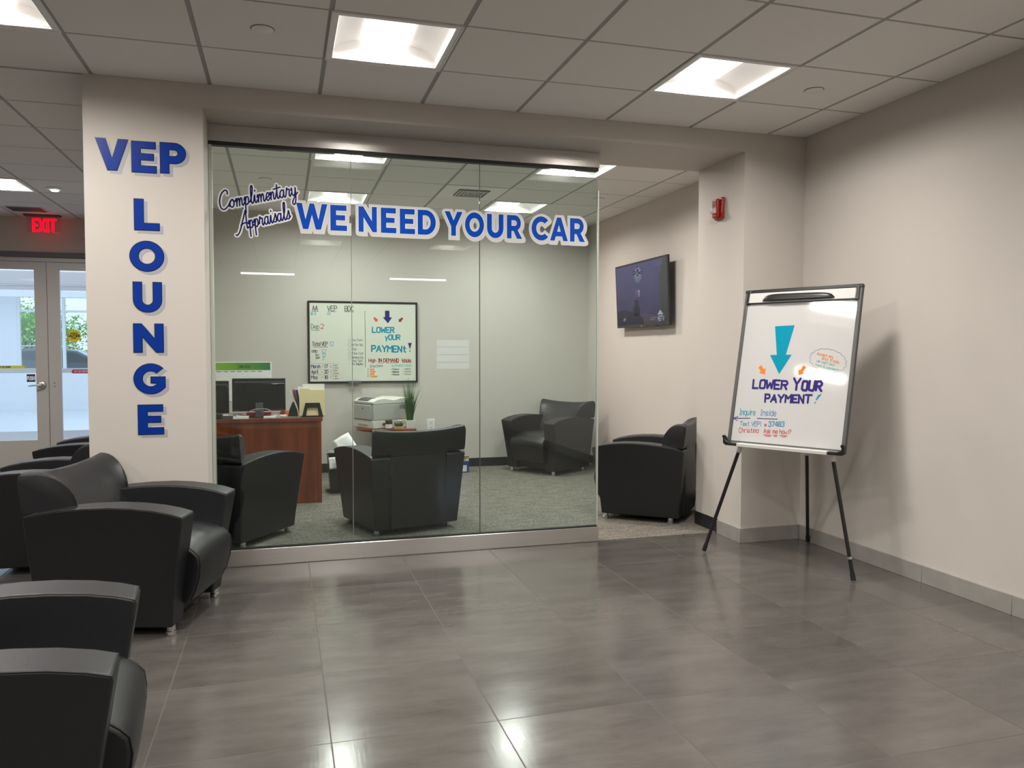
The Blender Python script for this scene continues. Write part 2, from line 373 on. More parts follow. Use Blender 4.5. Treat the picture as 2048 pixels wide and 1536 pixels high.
def ribbon(mb, pl, wd, mp, caps=True):
    """flat mitred stroke of width wd along polyline pl; mp maps (x, y) into 3D; crossing strokes lie a hair apart"""
    h = wd/2
    P = [pl[0]]
    for p in pl[1:]:
        if math.hypot(p[0]-P[-1][0], p[1]-P[-1][1]) > 1e-6: P.append(p)
    if len(P) < 2: return
    runs, cur = [], [P[0]]
    for k in range(1, len(P)):
        cur.append(P[k])
        if k < len(P)-1:
            a = Vector((P[k][0]-P[k-1][0], P[k][1]-P[k-1][1])); b = Vector((P[k+1][0]-P[k][0], P[k+1][1]-P[k][1]))
            if a.normalized().dot(b.normalized()) < -0.2: runs.append(cur); cur = [P[k]]
    runs.append(cur)
    o0 = Vector(mp(0, 0)); nv = (Vector(mp(1, 0))-o0).cross(Vector(mp(0, 1))-o0).normalized()
    for r in runs:
        RIB[0] += 1; base = (RIB[0] % 8)*3e-5; n = len(r); L_, R_ = [], []
        for k, (x, y) in enumerate(r):
            d0 = Vector((r[k][0]-r[k-1][0], r[k][1]-r[k-1][1])).normalized() if k else None
            d1 = Vector((r[k+1][0]-r[k][0], r[k+1][1]-r[k][1])).normalized() if k < n-1 else None
            if d0 is None: d0 = d1
            if d1 is None: d1 = d0
            m = (d0+d1).normalized(); c = max(0.5, m.dot(d1)); nx, ny = -m.y*h/c, m.x*h/c
            e = nv*(base+1.6e-4*k/max(1, n-1))
            L_.append(Vector(mp(x+nx, y+ny))+e); R_.append(Vector(mp(x-nx, y-ny))+e)
        o = len(mb.v); mb.v += [tuple(v) for q in zip(L_, R_) for v in q]
        mb.f += [(o+2*k, o+2*k+1, o+2*k+3, o+2*k+2) for k in range(n-1)]
        if caps:
            for k, sg in ((0, -1), (n-1, 1)):
                q = r[1] if k == 0 else r[-2]; d = Vector((r[k][0]-q[0], r[k][1]-q[1])).normalized(); a0 = math.atan2(d.y, d.x)
                e = nv*(base+1.6e-4*(0 if k == 0 else 1))
                mb.add([Vector(mp(r[k][0]+h*math.cos(a0+R(t)), r[k][1]+h*math.sin(a0+R(t))))+e for t in (-90, -45, 0, 45, 90)], [(0, 1, 2, 3, 4)])
def smooth_pl(pl, sub=5):
    if len(pl) < 3: return pl
    out = []
    P = [pl[0]]+list(pl)+[pl[-1]]
    for i in range(1, len(P)-2):
        p0, p1, p2, p3 = P[i-1], P[i], P[i+1], P[i+2]
        for s in range(sub):
            u = s/sub
            out.append(tuple(0.5*((2*p1[k])+(-p0[k]+p2[k])*u+(2*p0[k]-5*p1[k]+4*p2[k]-p3[k])*u*u+(-p0[k]+3*p1[k]-3*p2[k]+p3[k])*u**3) for k in (0, 1)))
    out.append(tuple(pl[-1])); return out
def write(parent, text, at, h, wd, m, mp, w=None, slant=0.0, track=1.6, name='handwriting', jitter=0.0, ang=0.0, smooth=True, label=None):
    """one written line; mp maps board (x, y) into the board's 3D"""
    pls, tw = strokes_of(text, h, track)
    sx = 1.0 if w is None else w/max(tw, 1e-6)
    b = MB(); ca, sa = math.cos(ang), math.sin(ang)
    for pl in pls:
        q = [(x*sx+y*slant+random.uniform(-jitter, jitter), y+random.uniform(-jitter, jitter)) for x, y in pl]
        if smooth and wd < h*0.2 and len(q) > 3: q = smooth_pl(q, 3)
        q = [(at[0]+x*ca-y*sa, at[1]+x*sa+y*ca) for x, y in q]
        ribbon(b, q, wd, mp)
    return b.build(name, m, parent, label=label)

# ---------------- block letters (outlines, unit cap height) ----------------
def arc(cx, cy, rx, ry, a0, a1, n=18): return [(cx+rx*math.cos(R(a0+(a1-a0)*i/n)), cy+ry*math.sin(R(a0+(a1-a0)*i/n))) for i in range(n+1)]
BL = {
'V': [[(0,1),(.28,1),(.475,.33),(.67,1),(.95,1),(.61,0),(.34,0)]],
'E': [[(0,0),(0,1),(.70,1),(.70,.79),(.25,.79),(.25,.61),(.64,.61),(.64,.41),(.25,.41),(.25,.21),(.72,.21),(.72,0)]],
'P': [[(0,0),(0,1)]+arc(.43,.665,.335,.335,90,-90)+[(.25,.33),(.25,0)], [(.25,.785)]+arc(.42,.67,.12,.115,90,-90,10)+[(.25,.555)]],
'L': [[(0,0),(0,1),(.25,1),(.25,.215),(.70,.215),(.70,0)]],
'O': [arc(.545,.5,.545,.52,0,350,35), arc(.545,.5,.285,.285,0,350,35)],
'U': [[(0,1),(.25,1)]+arc(.43,.40,.18,.19,180,360,14)+[(.61,1),(.86,1)]+arc(.43,.40,.43,.42,360,180,24)],
'N': [[(0,0),(0,1),(.23,1),(.64,.43),(.64,1),(.88,1),(.88,0),(.67,0),(.24,.58),(.24,0)]],
'G': [arc(.53,.5,.53,.52,45,318,30)+[(.98,.20),(.98,.56),(.54,.56),(.54,.36)]+arc(.53,.5,.275,.285,329,48,22)],
'C': [arc(.53,.5,.53,.52,43,317,30)+arc(.53,.5,.275,.285,312,48,20)],
'W': [[(0,1),(.27,1),(.43,.37),(.63,1),(.84,1),(1.04,.37),(1.20,1),(1.47,1),(1.16,0),(.91,0),(.735,.57),(.56,0),(.31,0)]],
'D': [[(0,0),(0,1)]+arc(.39,.5,.51,.5,90,-90,22), [(.25,.785)]+arc(.39,.5,.25,.285,90,-90,16)+[(.25,.215)]],
'Y': [[(0,1),(.28,1),(.475,.63),(.67,1),(.95,1),(.60,.38),(.60,0),(.35,0),(.35,.38)]],
'R': [[(0,0),(0,1)]+arc(.43,.665,.335,.335,90,-62)+[(.84,0),(.55,0),(.36,.325),(.25,.325),(.25,0)], [(.25,.785)]+arc(.42,.665,.12,.12,90,-90,10)+[(.25,.545)]],
'A': [[(0,0),(.41,1),(.65,1),(1.06,0),(.78,0),(.71,.19),(.34,.19),(.27,0)], [(.42,.39),(.63,.39),(.525,.68)]],
'S': None, }
def block_letter(ch, x, z, h, wx, y, extrude, offset, m, name, parent, y_rev=1):
    """letter ch standing in the plane y, lower left corner (x, z), cap height h, width scale wx"""
    cu = bpy.data.curves.new('c', 'CURVE'); cu.dimensions = '2D'; cu.fill_mode = 'BOTH'; cu.extrude = extrude; cu.offset = offset; cu.resolution_u = 1
    for loop in BL[ch]:
        sp = cu.splines.new('POLY'); sp.points.add(len(loop)-1); sp.use_cyclic_u = True
        for p, (a, b) in zip(sp.points, loop): p.co = (a*h*wx, b*h, 0, 1)
    o = bpy.data.objects.new('c', cu); COL.objects.link(o)
    bpy.context.view_layer.update()
    me = bpy.data.meshes.new_from_object(o.evaluated_get(bpy.context.evaluated_depsgraph_get()))
    COL.objects.unlink(o); bpy.data.objects.remove(o); bpy.data.curves.remove(cu)
    for v in me.vertices: v.co = (x+v.co.x, y-v.co.z, z+v.co.y)
    me.materials.clear(); me.materials.append(M(m)); me.name = name
    q = bpy.data.objects.new(name, me); COL.objects.link(q); q.parent = parent
    return q

# ================================================================== THE SETTING
S('floor', MB().box((-6.5, -9, -0.1), (XR, YD+0.14, 0)), 'floor_tile')
S('floor_carpet', MB().box((0.575, 0.318, 0.0), (4.087, 0.63, 0.006)).box((0.05, 0.63, 0.0), (XR, YB, 0.006)), 'carpet')
S('floor_hall', MB().box((-9, YD+0.14, -0.1), (3, 16.2, 0)), 'hall_floor')
S('wall_front', MB().box((-0.046, 0, 0), (0.57, 0.63, H)).box((4.087, 0, 0), (XR, 0.63, H)).box((0.57, 0, SOF), (4.087, 0.63, H)), 'wall_paint')
S('wall_right', MB().box((XR, -9.1, 0), (XR+0.14, YD+0.14, H+0.36)), 'wall_paint')
S('wall_left', MB().box((-6.64, -9.1, 0), (-6.5, YD+0.14, H+0.36)), 'wall_paint')
S('wall_office_back', MB().box((-0.046, YB, 0), (XR, YB+0.14, H)), 'wall_paint')
S('wall_office_left', MB().box((-0.046, 0.63, 0), (0.05, YB, H)), 'wall_paint')
DX0, DX1, DZ = -2.50, -0.64, 2.40          # opening for the glass doors
S('wall_back', MB().box((-6.5, YD, 0), (DX0-0.05, YD+0.14, H+0.36)).box((DX1+0.05, YD, 0), (XR, YD+0.14, H+0.36)).box((DX0-0.05, YD, DZ+0.06), (DX1+0.05, YD+0.14, H+0.36)), 'wall_paint')
WX0, WX1, WZ0, WZ1 = 3.72, 4.44, 1.00, 1.62   # window behind the camera, seen only as a reflection
S('wall_rear', MB().box((-6.5, -9.14, 0), (WX0, -9, H+0.36)).box((WX1, -9.14, 0), (XR, -9, H+0.36)).box((WX0, -9.14, 0), (WX1, -9, WZ0)).box((WX0, -9.14, WZ1), (WX1, -9, H+0.36)), 'wall_paint')

# ---- ceiling: lay-in tiles standing slightly proud of the grid, with gaps for the lamps
light_cells = []       # (x0, y0, row kind)
def ceil_tiles(b, x0, x1, y0, y1, gy, skip, gap=0.0105):
    i0 = math.floor(x0/T+1e-6); i1 = math.ceil(x1/T-1e-6); j0 = math.floor((y0-gy)/T+1e-6); j1 = math.ceil((y1-gy)/T-1e-6)
    for i in range(i0, i1):
        for j in range(j0, j1):
            if (i, j) in skip: continue
            ax, bx, ay, by = i*T+gap, (i+1)*T-gap, gy+j*T+gap*0.7, gy+(j+1)*T-gap*0.7
            ax, bx, ay, by = max(ax, x0), min(bx, x1), max(ay, y0), min(by, y1)
            if bx-ax < 0.02 or by-ay < 0.02: continue
            z0, z1 = H, H+0.0045; e = 0.002
            b.add([(ax+e, ay+e, z0), (bx-e, ay+e, z0), (bx-e, by-e, z0), (ax+e, by-e, z0), (ax, ay, z1), (bx, ay, z1), (bx, by, z1), (ax, by, z1)],
                  [(0, 1, 2, 3), (0, 4, 5, 1), (1, 5, 6, 2), (2, 6, 7, 3), (3, 7, 4, 0)])
LOUNGE = [(i, j) for j in (-1, -5, -9) for i in (-1, 2, 5)] + [(-4, -5), (-4, -9), (-7, -5)]
LOBBY = [(-3, 6), (-3, 2), (-7, 6), (-7, 2)]  # all but the first are unseen, added to brighten the lobby ceiling
GO = GY+0.65*T
OFFICE = [(2, 3), (5, 3), (2, 6), (5, 6)]; OFF = [(i, j-1) for i, j in OFFICE]
bt = MB()
sk = set(LOUNGE+LOBBY)
ceil_tiles(bt, -6.5, XR, -9.0, 0.0, GY, sk)
ceil_tiles(bt, -6.5, -0.046, 0.0, YD, GY, sk)
ceil_tiles(bt, 0.05, XR, 0.63, YB, GO, set(OFF))
S('ceiling', bt, 'ceiling_tile')
# grid bars behind the tiles: a sheet of strips
bg_ = MB()
def bars(b, x0, x1, y0, y1, gy, w=0.016):
    for i in range(math.ceil(x0/T-1e-6), math.floor(x1/T+1e-6)+1):
        b.box((i*T-w, y0, H+0.003), (i*T+w, y1, H+0.008))
    for j in range(math.ceil((y0-gy)/T-1e-6), math.floor((y1-gy)/T+1e-6)+1):
        b.box((x0, gy+j*T-w, H+0.0026), (x1, gy+j*T+w, H+0.0076))
bars(bg_, -6.5, XR, -9.0, 0.0, GY); bars(bg_, -6.5, -0.046, 0.0, YD, GY); bars(bg_, 0.05, XR, 0.63, YB, GO)
S('trim_1', bg_, 'ceiling_bar')
S('ceiling_deck', MB().box((-6.64, -9.14, H+0.30), (XR+0.14, YD+0.14, H+0.36)), 'ceiling_tile')

# ---- skirting
bs = MB()
def skirt_run(b, p, q, nrm, h=0.103, th=0.012, step=0.594, first=0.0):
    """tiles of a skirting from p to q (plan points) with hairline joints, standing off along nrm"""
    p, q = Vector(p), Vector(q); d = (q-p); n = d.length; d.normalize(); s = 0.0; e = first if first else step
    while s < n-1e-4:
        e2 = min(e, n); a = p+d*s; c = p+d*(e2-0.002)
        x0, x1 = sorted((a.x, c.x)); y0, y1 = sorted((a.y, c.y))
        if nrm[0]: x0, x1 = sorted((a.x, a.x+nrm[0]*th))
        else: y0, y1 = sorted((a.y, a.y+nrm[1]*th))
        b.box((x0, y0, 0), (x1, y1, h)); s = e2; e = e2+step
skirt_run(bs, (XR, 0.0), (XR, -9.0), (-1, 0), first=1.15)
S('baseboard_right', bs, 'skirting_tile', bevel=0.0015, seg=1)
bs = MB(); skirt_run(bs, (4.087, 0), (XR-0.012, 0), (0, -1)); skirt_run(bs, (4.087, 0.30), (4.087, -0.012), (-1, 0)); skirt_run(bs, (-0.046, 0), (0.57, 0), (0, -1)); skirt_run(bs, (-0.046, 0.0), (-0.046, YB), (-1, 0))
S('baseboard_front', bs, 'skirting_tile', bevel=0.0015, seg=1)
bs = MB().box((0.05, YB-0.006, 0.006), (XR, YB, 0.106)).box((XR-0.006, 0.63, 0.006), (XR, YB, 0.106)).box((0.05, 0.63, 0.006), (0.056, YB, 0.106)).box((4.081, 0.30, 0.004), (4.087, 0.636, 0.106)).box((4.087, 0.63, 0.006), (XR, 0.636, 0.106)).box((0.05, 0.63, 0.006), (0.57, 0.636, 0.106))
S('baseboard_back', bs, 'vinyl_base')

# ---- glass partition (window_1)
GP = 0.33
w1 = struct_root('window_1')
MB().box((0.559, GP-0.012, 2.633), (3.135, GP+0.055, SOF)).build('header_rail', 'steel', w1, bevel=0.002, seg=1)
MB().box((0.559, GP-0.004, 2.612), (3.130, GP+0.046, 2.633)).build('header_gasket', 'black_gap', w1)
MB().box((0.575, GP-0.014, 0.0), (3.137, GP+0.05, 0.106)).build('base_rail', 'steel', w1, bevel=0.004, seg=2)
MB().box((0.585, GP-0.004, 0.106), (3.130, GP+0.03, 0.113)).build('base_gasket', 'black_gap', w1)
MB().box((0.5705, GP-0.006, 0.0), (0.590, GP+0.05, 2.612)).build('side_channel', 'channel', w1, bevel=0.002, seg=1)
for a, b in ((0.590, 1.4235), (1.4275, 2.2745), (2.2785, 3.126)):
    MB().box((a, GP+0.006, 0.113), (b, GP+0.018, 2.612)).build('glass_pane', 'pane_glass', w1)
MB().box((3.126, GP+0.002, 0.113), (3.140, GP+0.022, 2.48)).build('edge_seal', 'channel', w1, bevel=0.003)
MB().box((1.4240, GP+0.007, 0.113), (1.4270, GP+0.017, 2.612)).build('joint_seal', 'seal_grey', w1)
MB().box((2.2745, GP+0.007, 0.113), (2.2785, GP+0.017, 2.612)).build('joint_seal', 'grey_plastic', w1)
MB().box((0.86, GP-0.002, 2.604), (1.01, GP+0.026, 2.614)).build('pane_clip', 'grey_plastic', w1)

# ---- window behind the camera (window_2): frame, slats of a blind, pane
w2 = struct_root('window_2')
MB().box((WX0, -9.12, WZ0), (WX0+0.04, -9.02, WZ1)).box((WX1-0.04, -9.12, WZ0), (WX1, -9.02, WZ1)).box((WX0+0.04, -9.12, WZ1-0.04), (WX1-0.04, -9.02, WZ1)).box((WX0+0.04, -9.12, WZ0), (WX1-0.04, -9.02, WZ0+0.04)).build('window_frame', 'door_alu', w2)
for k in range(3): MB().box((WX0+0.04, -9.09, WZ0+0.15+k*0.145), (WX1-0.04, -9.05, WZ0+0.17+k*0.145)).build('glazing_bar', 'door_alu', w2)
MB().box((WX0+0.04, -9.075, WZ0+0.04), (WX1-0.04, -9.07, WZ1-0.04)).build('glass_pane', 'door_glass', w2)

# ---- glass entrance doors in the far wall
fr = MB().box((DX0-0.05, YD-0.02, 0), (DX0, YD+0.12, DZ)).box((DX1, YD-0.02, 0), (DX1+0.05, YD+0.12, DZ)).box((DX0-0.05, YD-0.02, DZ-0.03), (DX1+0.05, YD+0.12, DZ+0.02))
S('trim_2', fr, 'door_alu', bevel=0.003)
S('trim_3', MB().box((DX0-0.3, YD-0.05, DZ+0.02), (DX1+0.3, YD+0.0, DZ+0.075)), 'door_dark')
MX = -1.572                       # where the two leaves meet
def leaf(name, x0, x1, s0, s1):
    d = struct_root(name)
    z0, z1 = 0.012, DZ-0.034
    MB().box((x0, YD, z0), (x0+s0, YD+0.045, z1)).build('door_stile', 'door_alu', d, bevel=0.002)
    MB().box((x1-s1, YD, z0), (x1, YD+0.045, z1)).build('door_stile', 'door_alu', d, bevel=0.002)
    MB().box((x0+s0, YD, z1-0.085), (x1-s1, YD+0.045, z1)).build('top_rail', 'door_alu', d, bevel=0.002)
    MB().box((x0+s0, YD, z0), (x1-s1, YD+0.045, 0.345)).build('bottom_rail', 'door_alu', d, bevel=0.002)
    MB().box((x0+s0, YD+0.018, 0.345), (x1-s1, YD+0.026, z1-0.085)).build('glass_pane', 'door_glass', d)
    return d
dl = leaf('door_1', DX0+0.004, MX-0.003, 0.12, 0.125)
dr = leaf('door_2', MX+0.003, DX1-0.004, 0.125, 0.12)
rose = MB(); rose.lathe([(0.0, 0), (0.040, 0), (0.040, 0.012), (0.034, 0.018), (0.018, 0.02), (0.014, 0.05), (0.0, 0.05)], 24)
hd = MB(); hd.v = [(-1.640+x, YD-z, 0.972+y) for x, y, z in rose.v]; hd.f = rose.f
hd.tube([(-1.640, YD-0.045, 0.972), (-1.665, YD-0.055, 0.972), (-1.70, YD-0.056, 0.971), (-1.765, YD-0.052, 0.964)], 0.009, 10)
hd.build('lever_handle', 'aluminium', dl, smooth=40, label='brushed metal lever handle')
flat('push_plate', 'sign_navy', dl, [[(-1.80, YD-0.002+0.017, 1.008), (-1.713, YD+0.015, 1.008), (-1.713, YD+0.015, 1.095), (-1.80, YD+0.015, 1.095)]], label='navy sticker reading PUSH')
ps = dl.children[-1]
write(ps, 'PUSH', (-1.793, 1.030), 0.040, 0.008, 'decal_white', lambda x, y: (x, YD+0.0142, y), w=0.074, smooth=False, name='lettering')
for z in (0.995, 0.955): MB().tube([(MX+0.058, YD+0.002, z), (MX+0.058, YD-0.004, z)], 0.006, 12).build('screw_cap', 'grey_plastic', dr, smooth=40)
cc = [(-1.309+0.071*math.cos(R(15*k)), YD+0.0162, 1.532+0.071*math.sin(R(15*k))) for k in range(24)]
cs = flat('caution_sticker', 'sign_yellow', dr, [cc], label='round yellow CAUTION sticker on the glass')
write(cs, 'CAUTION', (-1.372, 1.521), 0.026, 0.006, 'ink_black', lambda x, y: (x, YD+0.0155, y), w=0.126, smooth=False, name='lettering')
write(cs, 'AUTOMATIC', (-1.347, 1.556), 0.014, 0.003, 'ink_black', lambda x, y: (x, YD+0.0155, y), w=0.076, smooth=False, name='lettering')
write(cs, 'DOOR', (-1.334, 1.500), 0.014, 0.003, 'ink_black', lambda x, y: (x, YD+0.0155, y), w=0.050, smooth=False, name='lettering')

# ---- bright hall beyond the doors, open to the sky, with windows in its far wall
HW = 16.0
S('wall_hall', MB().box((-9, HW, 0), (-4.93, HW+0.2, 4.2)).box((-4.93, HW, 0), (1.5, HW+0.2, 0.90)).box((-4.93, HW, 2.83), (1.5, HW+0.2, 4.2)).box((1.5, HW, 0), (3, HW+0.2, 4.2)).box((-9.1, YD+0.14, 0), (-9, HW+0.2, 4.2)).box((-6.5, HW-0.6, 2.60), (3, HW-0.4, 2.95)), 'hall_white')
w3 = struct_root('window_3')
for x in (-4.93, -3.99, -2.6, -1.2, 0.2, 1.44): MB().box((x, HW+0.02, 0.90), (x+0.06, HW+0.12, 2.83)).build('mullion', 'hall_white', w3)
MB().box((-4.87, HW+0.03, 2.29), (1.44, HW+0.11, 2.34)).build('transom', 'hall_white', w3)
MB().box((-4.87, HW+0.06, 0.90), (1.44, HW+0.068, 2.29)).build('glass_pane', 'door_glass', w3)
MB().box((-4.87, HW+0.06, 2.34), (1.44, HW+0.068, 2.83)).build('glass_pane', 'door_glass', w3)
# second pair of doors
OY = 6.8
d3 = struct_root('door_3')
def oleaf(x0, x1):
    MB().box((x0, OY, 0.03), (x0+0.05, OY+0.045, 2.22)).build('door_stile', 'hall_white', d3)
    MB().box((x1-0.05, OY, 0.03), (x1, OY+0.045, 2.22)).build('door_stile', 'hall_white', d3)
    MB().box((x0+0.05, OY, 0.20), (x1-0.05, OY+0.045, 0.31)).build('bottom_rail', 'hall_white', d3)
    MB().box((x0+0.05, OY, 2.16), (x1-0.05, OY+0.045, 2.22)).build('top_rail', 'hall_white', d3)
    MB().box((x0+0.05, OY+0.02, 0.31), (x1-0.05, OY+0.028, 2.16)).build('glass_pane', 'door_glass', d3)
    return MB().box((x0+0.05, OY-0.05, 1.075), (x1-0.05, OY-0.01, 1.135)).build('push_bar', 'hall_white', d3, bevel=0.004)
oleaf(-3.62, -2.62)
b1 = oleaf(-2.56, -1.72) if False else oleaf(-2.60, -0.55)
st = flat('yellow_sticker', 'sign_yellow', d3, [[(-2.60, OY-0.052, 1.136), (-2.22, OY-0.052, 1.136), (-2.22, OY-0.052, 1.172), (-2.60, OY-0.052, 1.172)]], label='yellow strip sticker above the push bar')
write(st, 'AUTOMATIC DOOR', (-2.59, 1.146), 0.018, 0.004, 'ink_black', lambda x, y: (x, OY-0.053, y), w=0.21, smooth=False, name='lettering')
st = flat('red_sticker', 'sign_red', d3, [[(-1.68, OY-0.051, 1.08), (-1.665, OY-0.051, 1.118), (-1.30, OY-0.051, 1.118), (-1.30, OY-0.051, 1.066), (-1.665, OY-0.051, 1.066)]], label='red strip sticker on the push bar')
write(st, 'IN EMERGENCY', (-1.65, 1.082), 0.022, 0.004, 'decal_white', lambda x, y: (x, OY-0.052, y), w=0.30, smooth=False, name='lettering')
S('trim_4', MB().box((-3.8, OY-0.02, 2.23), (-0.3, OY+0.1, 2.40)), 'hall_white')
S('ground', MB().box((-60, HW+0.2, -0.1), (40, 90, 0.0)), 'outdoor_ground')

# ================================================================== LIGHTS IN THE CEILING
def ceiling_light():
    """2 ft square recessed light: frame, barrel-vaulted cove, bowed lens along its crown"""
    t = thing('ceiling_light', '', 'ceiling light')
    a = T/2-0.008; c = T/2-0.036; z = 0.0
    f = MB()
    for x0, x1, y0, y1 in ((-a, a, -a, -c), (-a, a, c, a), (-a, -c, -c, c), (c, a, -c, c)): f.box((x0, y0, -0.004), (x1, y1, 0.010))
    f.build('frame', 'lamp_white', t, bevel=0.002, seg=1)
    f = MB()
    for x0, x1, y0, y1 in ((-a-.006, a+.006, -a-.006, -a), (-a-.006, a+.006, a, a+.006), (-a-.006, -a, -a, a), (a, a+.006, -a, a)): f.box((x0, y0, -0.007), (x1, y1, 0.011))
    f.build('edge_strip', 'lamp_white', t)
    d = 0.105; n = 24
    prof = [(-c*math.cos(math.pi*k/n), 0.006+d*math.sin(math.pi*k/n)**0.8) for k in range(n+1)]
    co = MB()
    co.loft([[(x, -c, z) for x, z in prof], [(x, c, z) for x, z in prof]], cap=False, close=False)
    co.add([(x, -c, z) for x, z in prof], [tuple(range(n+1))]); co.add([(x, c, z) for x, z in prof], [tuple(range(n+1))])
    co.build('cove', 'lamp_cove', t, smooth=50)
    le = MB(); w = 0.115; m = 10
    pr = [(-w+2*w*k/m, 0.088-0.020*math.sin(math.pi*k/m)) for k in range(m+1)]
    le.loft([[(x, -c+0.004, z) for x, z in pr], [(x, c-0.004, z) for x, z in pr]], cap=False, close=False)
    le.build('lens', 'lamp_lens', t, smooth=60)
    ld = bpy.data.lights.new('lamp', 'AREA'); ld.shape = 'RECTANGLE'; ld.size = 2*w; ld.size_y = 2*c-0.02; ld.energy = LAMP_POWER; ld.color = LAMP; ld.spread = R(164)
    lo = bpy.data.objects.new('lamp', ld); COL.objects.link(lo); lo.parent = t; lo.location = (0, 0, 0.066)
    return t
proto = ceiling_light(); used = [False]
def put_light(i, gy, j, label, group=None):
    o = proto if not used[0] else copy_tree(proto); used[0] = True
    o.location = ((i+0.5)*T, gy+(j+0.5)*T, H); o['label'] = label
    if group: o['group'] = group
for i, j in LOUNGE:
    lb = {(-1, -1): 'square ceiling light cut off by the top left corner of the photo', (2, -1): 'square recessed ceiling light above the middle of the glass wall', (5, -1): 'square recessed ceiling light nearest the right wall, above the easel'}.get((i, j))
    if lb: put_light(i, GY, j, lb)
    else: put_light(i, GY, j, 'square ceiling light behind the viewer, seen only as a reflection', 'ceiling lights out of view behind the viewer')
for i, j in LOBBY:
    if (i, j) == (-3, 6): put_light(i, GY, j, 'square ceiling light left of the lettered column, near the EXIT sign')
    else: put_light(i, GY, j, 'added square ceiling light, unseen to the left, brightening the lobby', 'added unseen ceiling lights brightening the lobby')
for i, j in OFFICE:
    put_light(i, GO, j-1, {(2, 3): 'office ceiling light just behind the steel header, left one of the front pair', (5, 3): 'office ceiling light at the right end of the steel header', (2, 6): 'office ceiling light behind the word WE', (5, 6): 'office ceiling light behind the words YOUR CAR'}[(i, j)])
def strip_light(x0, x1, y, label):
    t = thing('strip_light', label, 'ceiling light', ((x0+x1)/2, y, 2.56)); w = (x1-x0)/2
    MB().box((-w, -0.05, 0.02), (w, 0.05, 0.08)).build('housing', 'lamp_white', t, bevel=0.004)
    MB().box((-w+0.01, -0.045, 0.0), (w-0.01, 0.045, 0.02)).build('lens', 'strip_lens', t)
    for s in (-1, 1): MB().tube([(s*w*0.7, 0, 0.08), (s*w*0.7, 0, H-2.56)], 0.003, 6).build('hanger', 'aluminium', t)
strip_light(0.38, 1.20, -7.4, 'long strip light behind the viewer, left line reflected in the glass')
strip_light(2.72, 3.68, -7.7, 'long strip light behind the viewer, right line reflected in the glass')

# ---- small things on the ceiling
def cover(x, y, label, r=0.052):
    t = thing('sprinkler_cover', label, 'sprinkler cover', (x, y, H))
    MB().lathe([(0.0, 0.0), (r, 0.0), (r, -0.004), (r-0.006, -0.009), (0.0, -0.009)], 32).build('cover_plate', 'lamp_white', t, smooth=40)
    MB().lathe([(r-0.006, 0.004), (r+0.003, 0.004), (r+0.003, -0.002), (r-0.006, -0.002)], 32).build('ring_gap', 'grey_plastic', t)
cover(0.918, -0.895, 'round white ceiling cover left of the middle ceiling light')
cover(3.975, -0.885, 'round white ceiling cover right of the ceiling light by the right wall')
cover(0.862, 2.47, 'round white ceiling cover in the office above the script lettering')
cover(4.02, 2.47, 'round white ceiling cover in the office near the right wall, above the glass edge')
t = thing('downlight', 'small bright round fitting in the lobby ceiling beside the column', 'downlight', (-1.02, 3.42, H))
MB().lathe([(0.0, 0.0), (0.07, 0.0), (0.07, -0.012), (0.05, -0.02), (0.0, -0.02)], 24).build('trim_ring', 'lamp_white', t, smooth=40)
MB().lathe([(0.0, -0.020), (0.035, -0.020), (0.03, -0.03), (0.0, -0.03)], 20).build('lens', 'strip_lens', t, smooth=40)
# supply air diffuser in the office ceiling
t = thing('air_vent', 'square slatted air vent set in a plain office ceiling tile', 'air vent', (4.5*T, GO+4.5*T, H))
MB().box((-T/2+0.008, -T/2+0.008, -0.003), (T/2-0.008, T/2-0.008, 0.0)).build('face_panel', 'lamp_white', t)
MB().box((-0.15, -0.15, -0.008), (0.15, 0.15, -0.003)).build('backing', 'door_dark', t)
for k in range(4):
    r = 0.145-0.034*k; fm = MB()
    for x0, x1, y0, y1 in ((-r, r, -r, -r+0.014), (-r, r, r-0.014, r), (-r, -r+0.014, -r+0.014, r-0.014), (r-0.014, r, -r+0.014, r-0.014)): fm.box((x0, y0, -0.016+0.002*k), (x1, y1, -0.010+0.002*k))
    fm.build('louvre', 'door_alu', t)
# vent near the EXIT sign
t = thing('air_vent', 'dark slatted vent in the lobby ceiling just in front of the EXIT sign', 'air vent', (-1.60, 4.70, H))
MB().box((-0.18, -0.14, -0.006), (0.18, 0.14, 0.0)).build('face_panel', 'door_alu', t)
for k in range(6): MB().box((-0.16, -0.115+0.042*k, -0.012), (0.16, -0.095+0.042*k, -0.006)).build('louvre', 'door_dark', t)
# EXIT sign
t = thing('exit_sign', 'red glowing EXIT sign hanging from the lobby ceiling before the doors', 'exit sign', (-1.535, 5.06, H))
MB().box((-0.19, -0.045, -0.02), (0.17, 0.045, 0.0)).build('canopy', 'door_dark', t, bevel=0.004)
MB().box((-0.165, -0.004, -0.20), (0.165, 0.004, -0.02)).build('clear_panel', 'exit_pane', t)
ex = MB()
pls, tw = strokes_of('EXIT', 0.125, 1.5)
for pl in pls: ribbon(ex, [(-0.10+x*0.235/tw, -0.180+y) for x, y in pl], 0.024, lambda x, y: (x, -0.007, y))
ex.build('lettering', 'exit_red', t, label='glowing red letters EXIT')

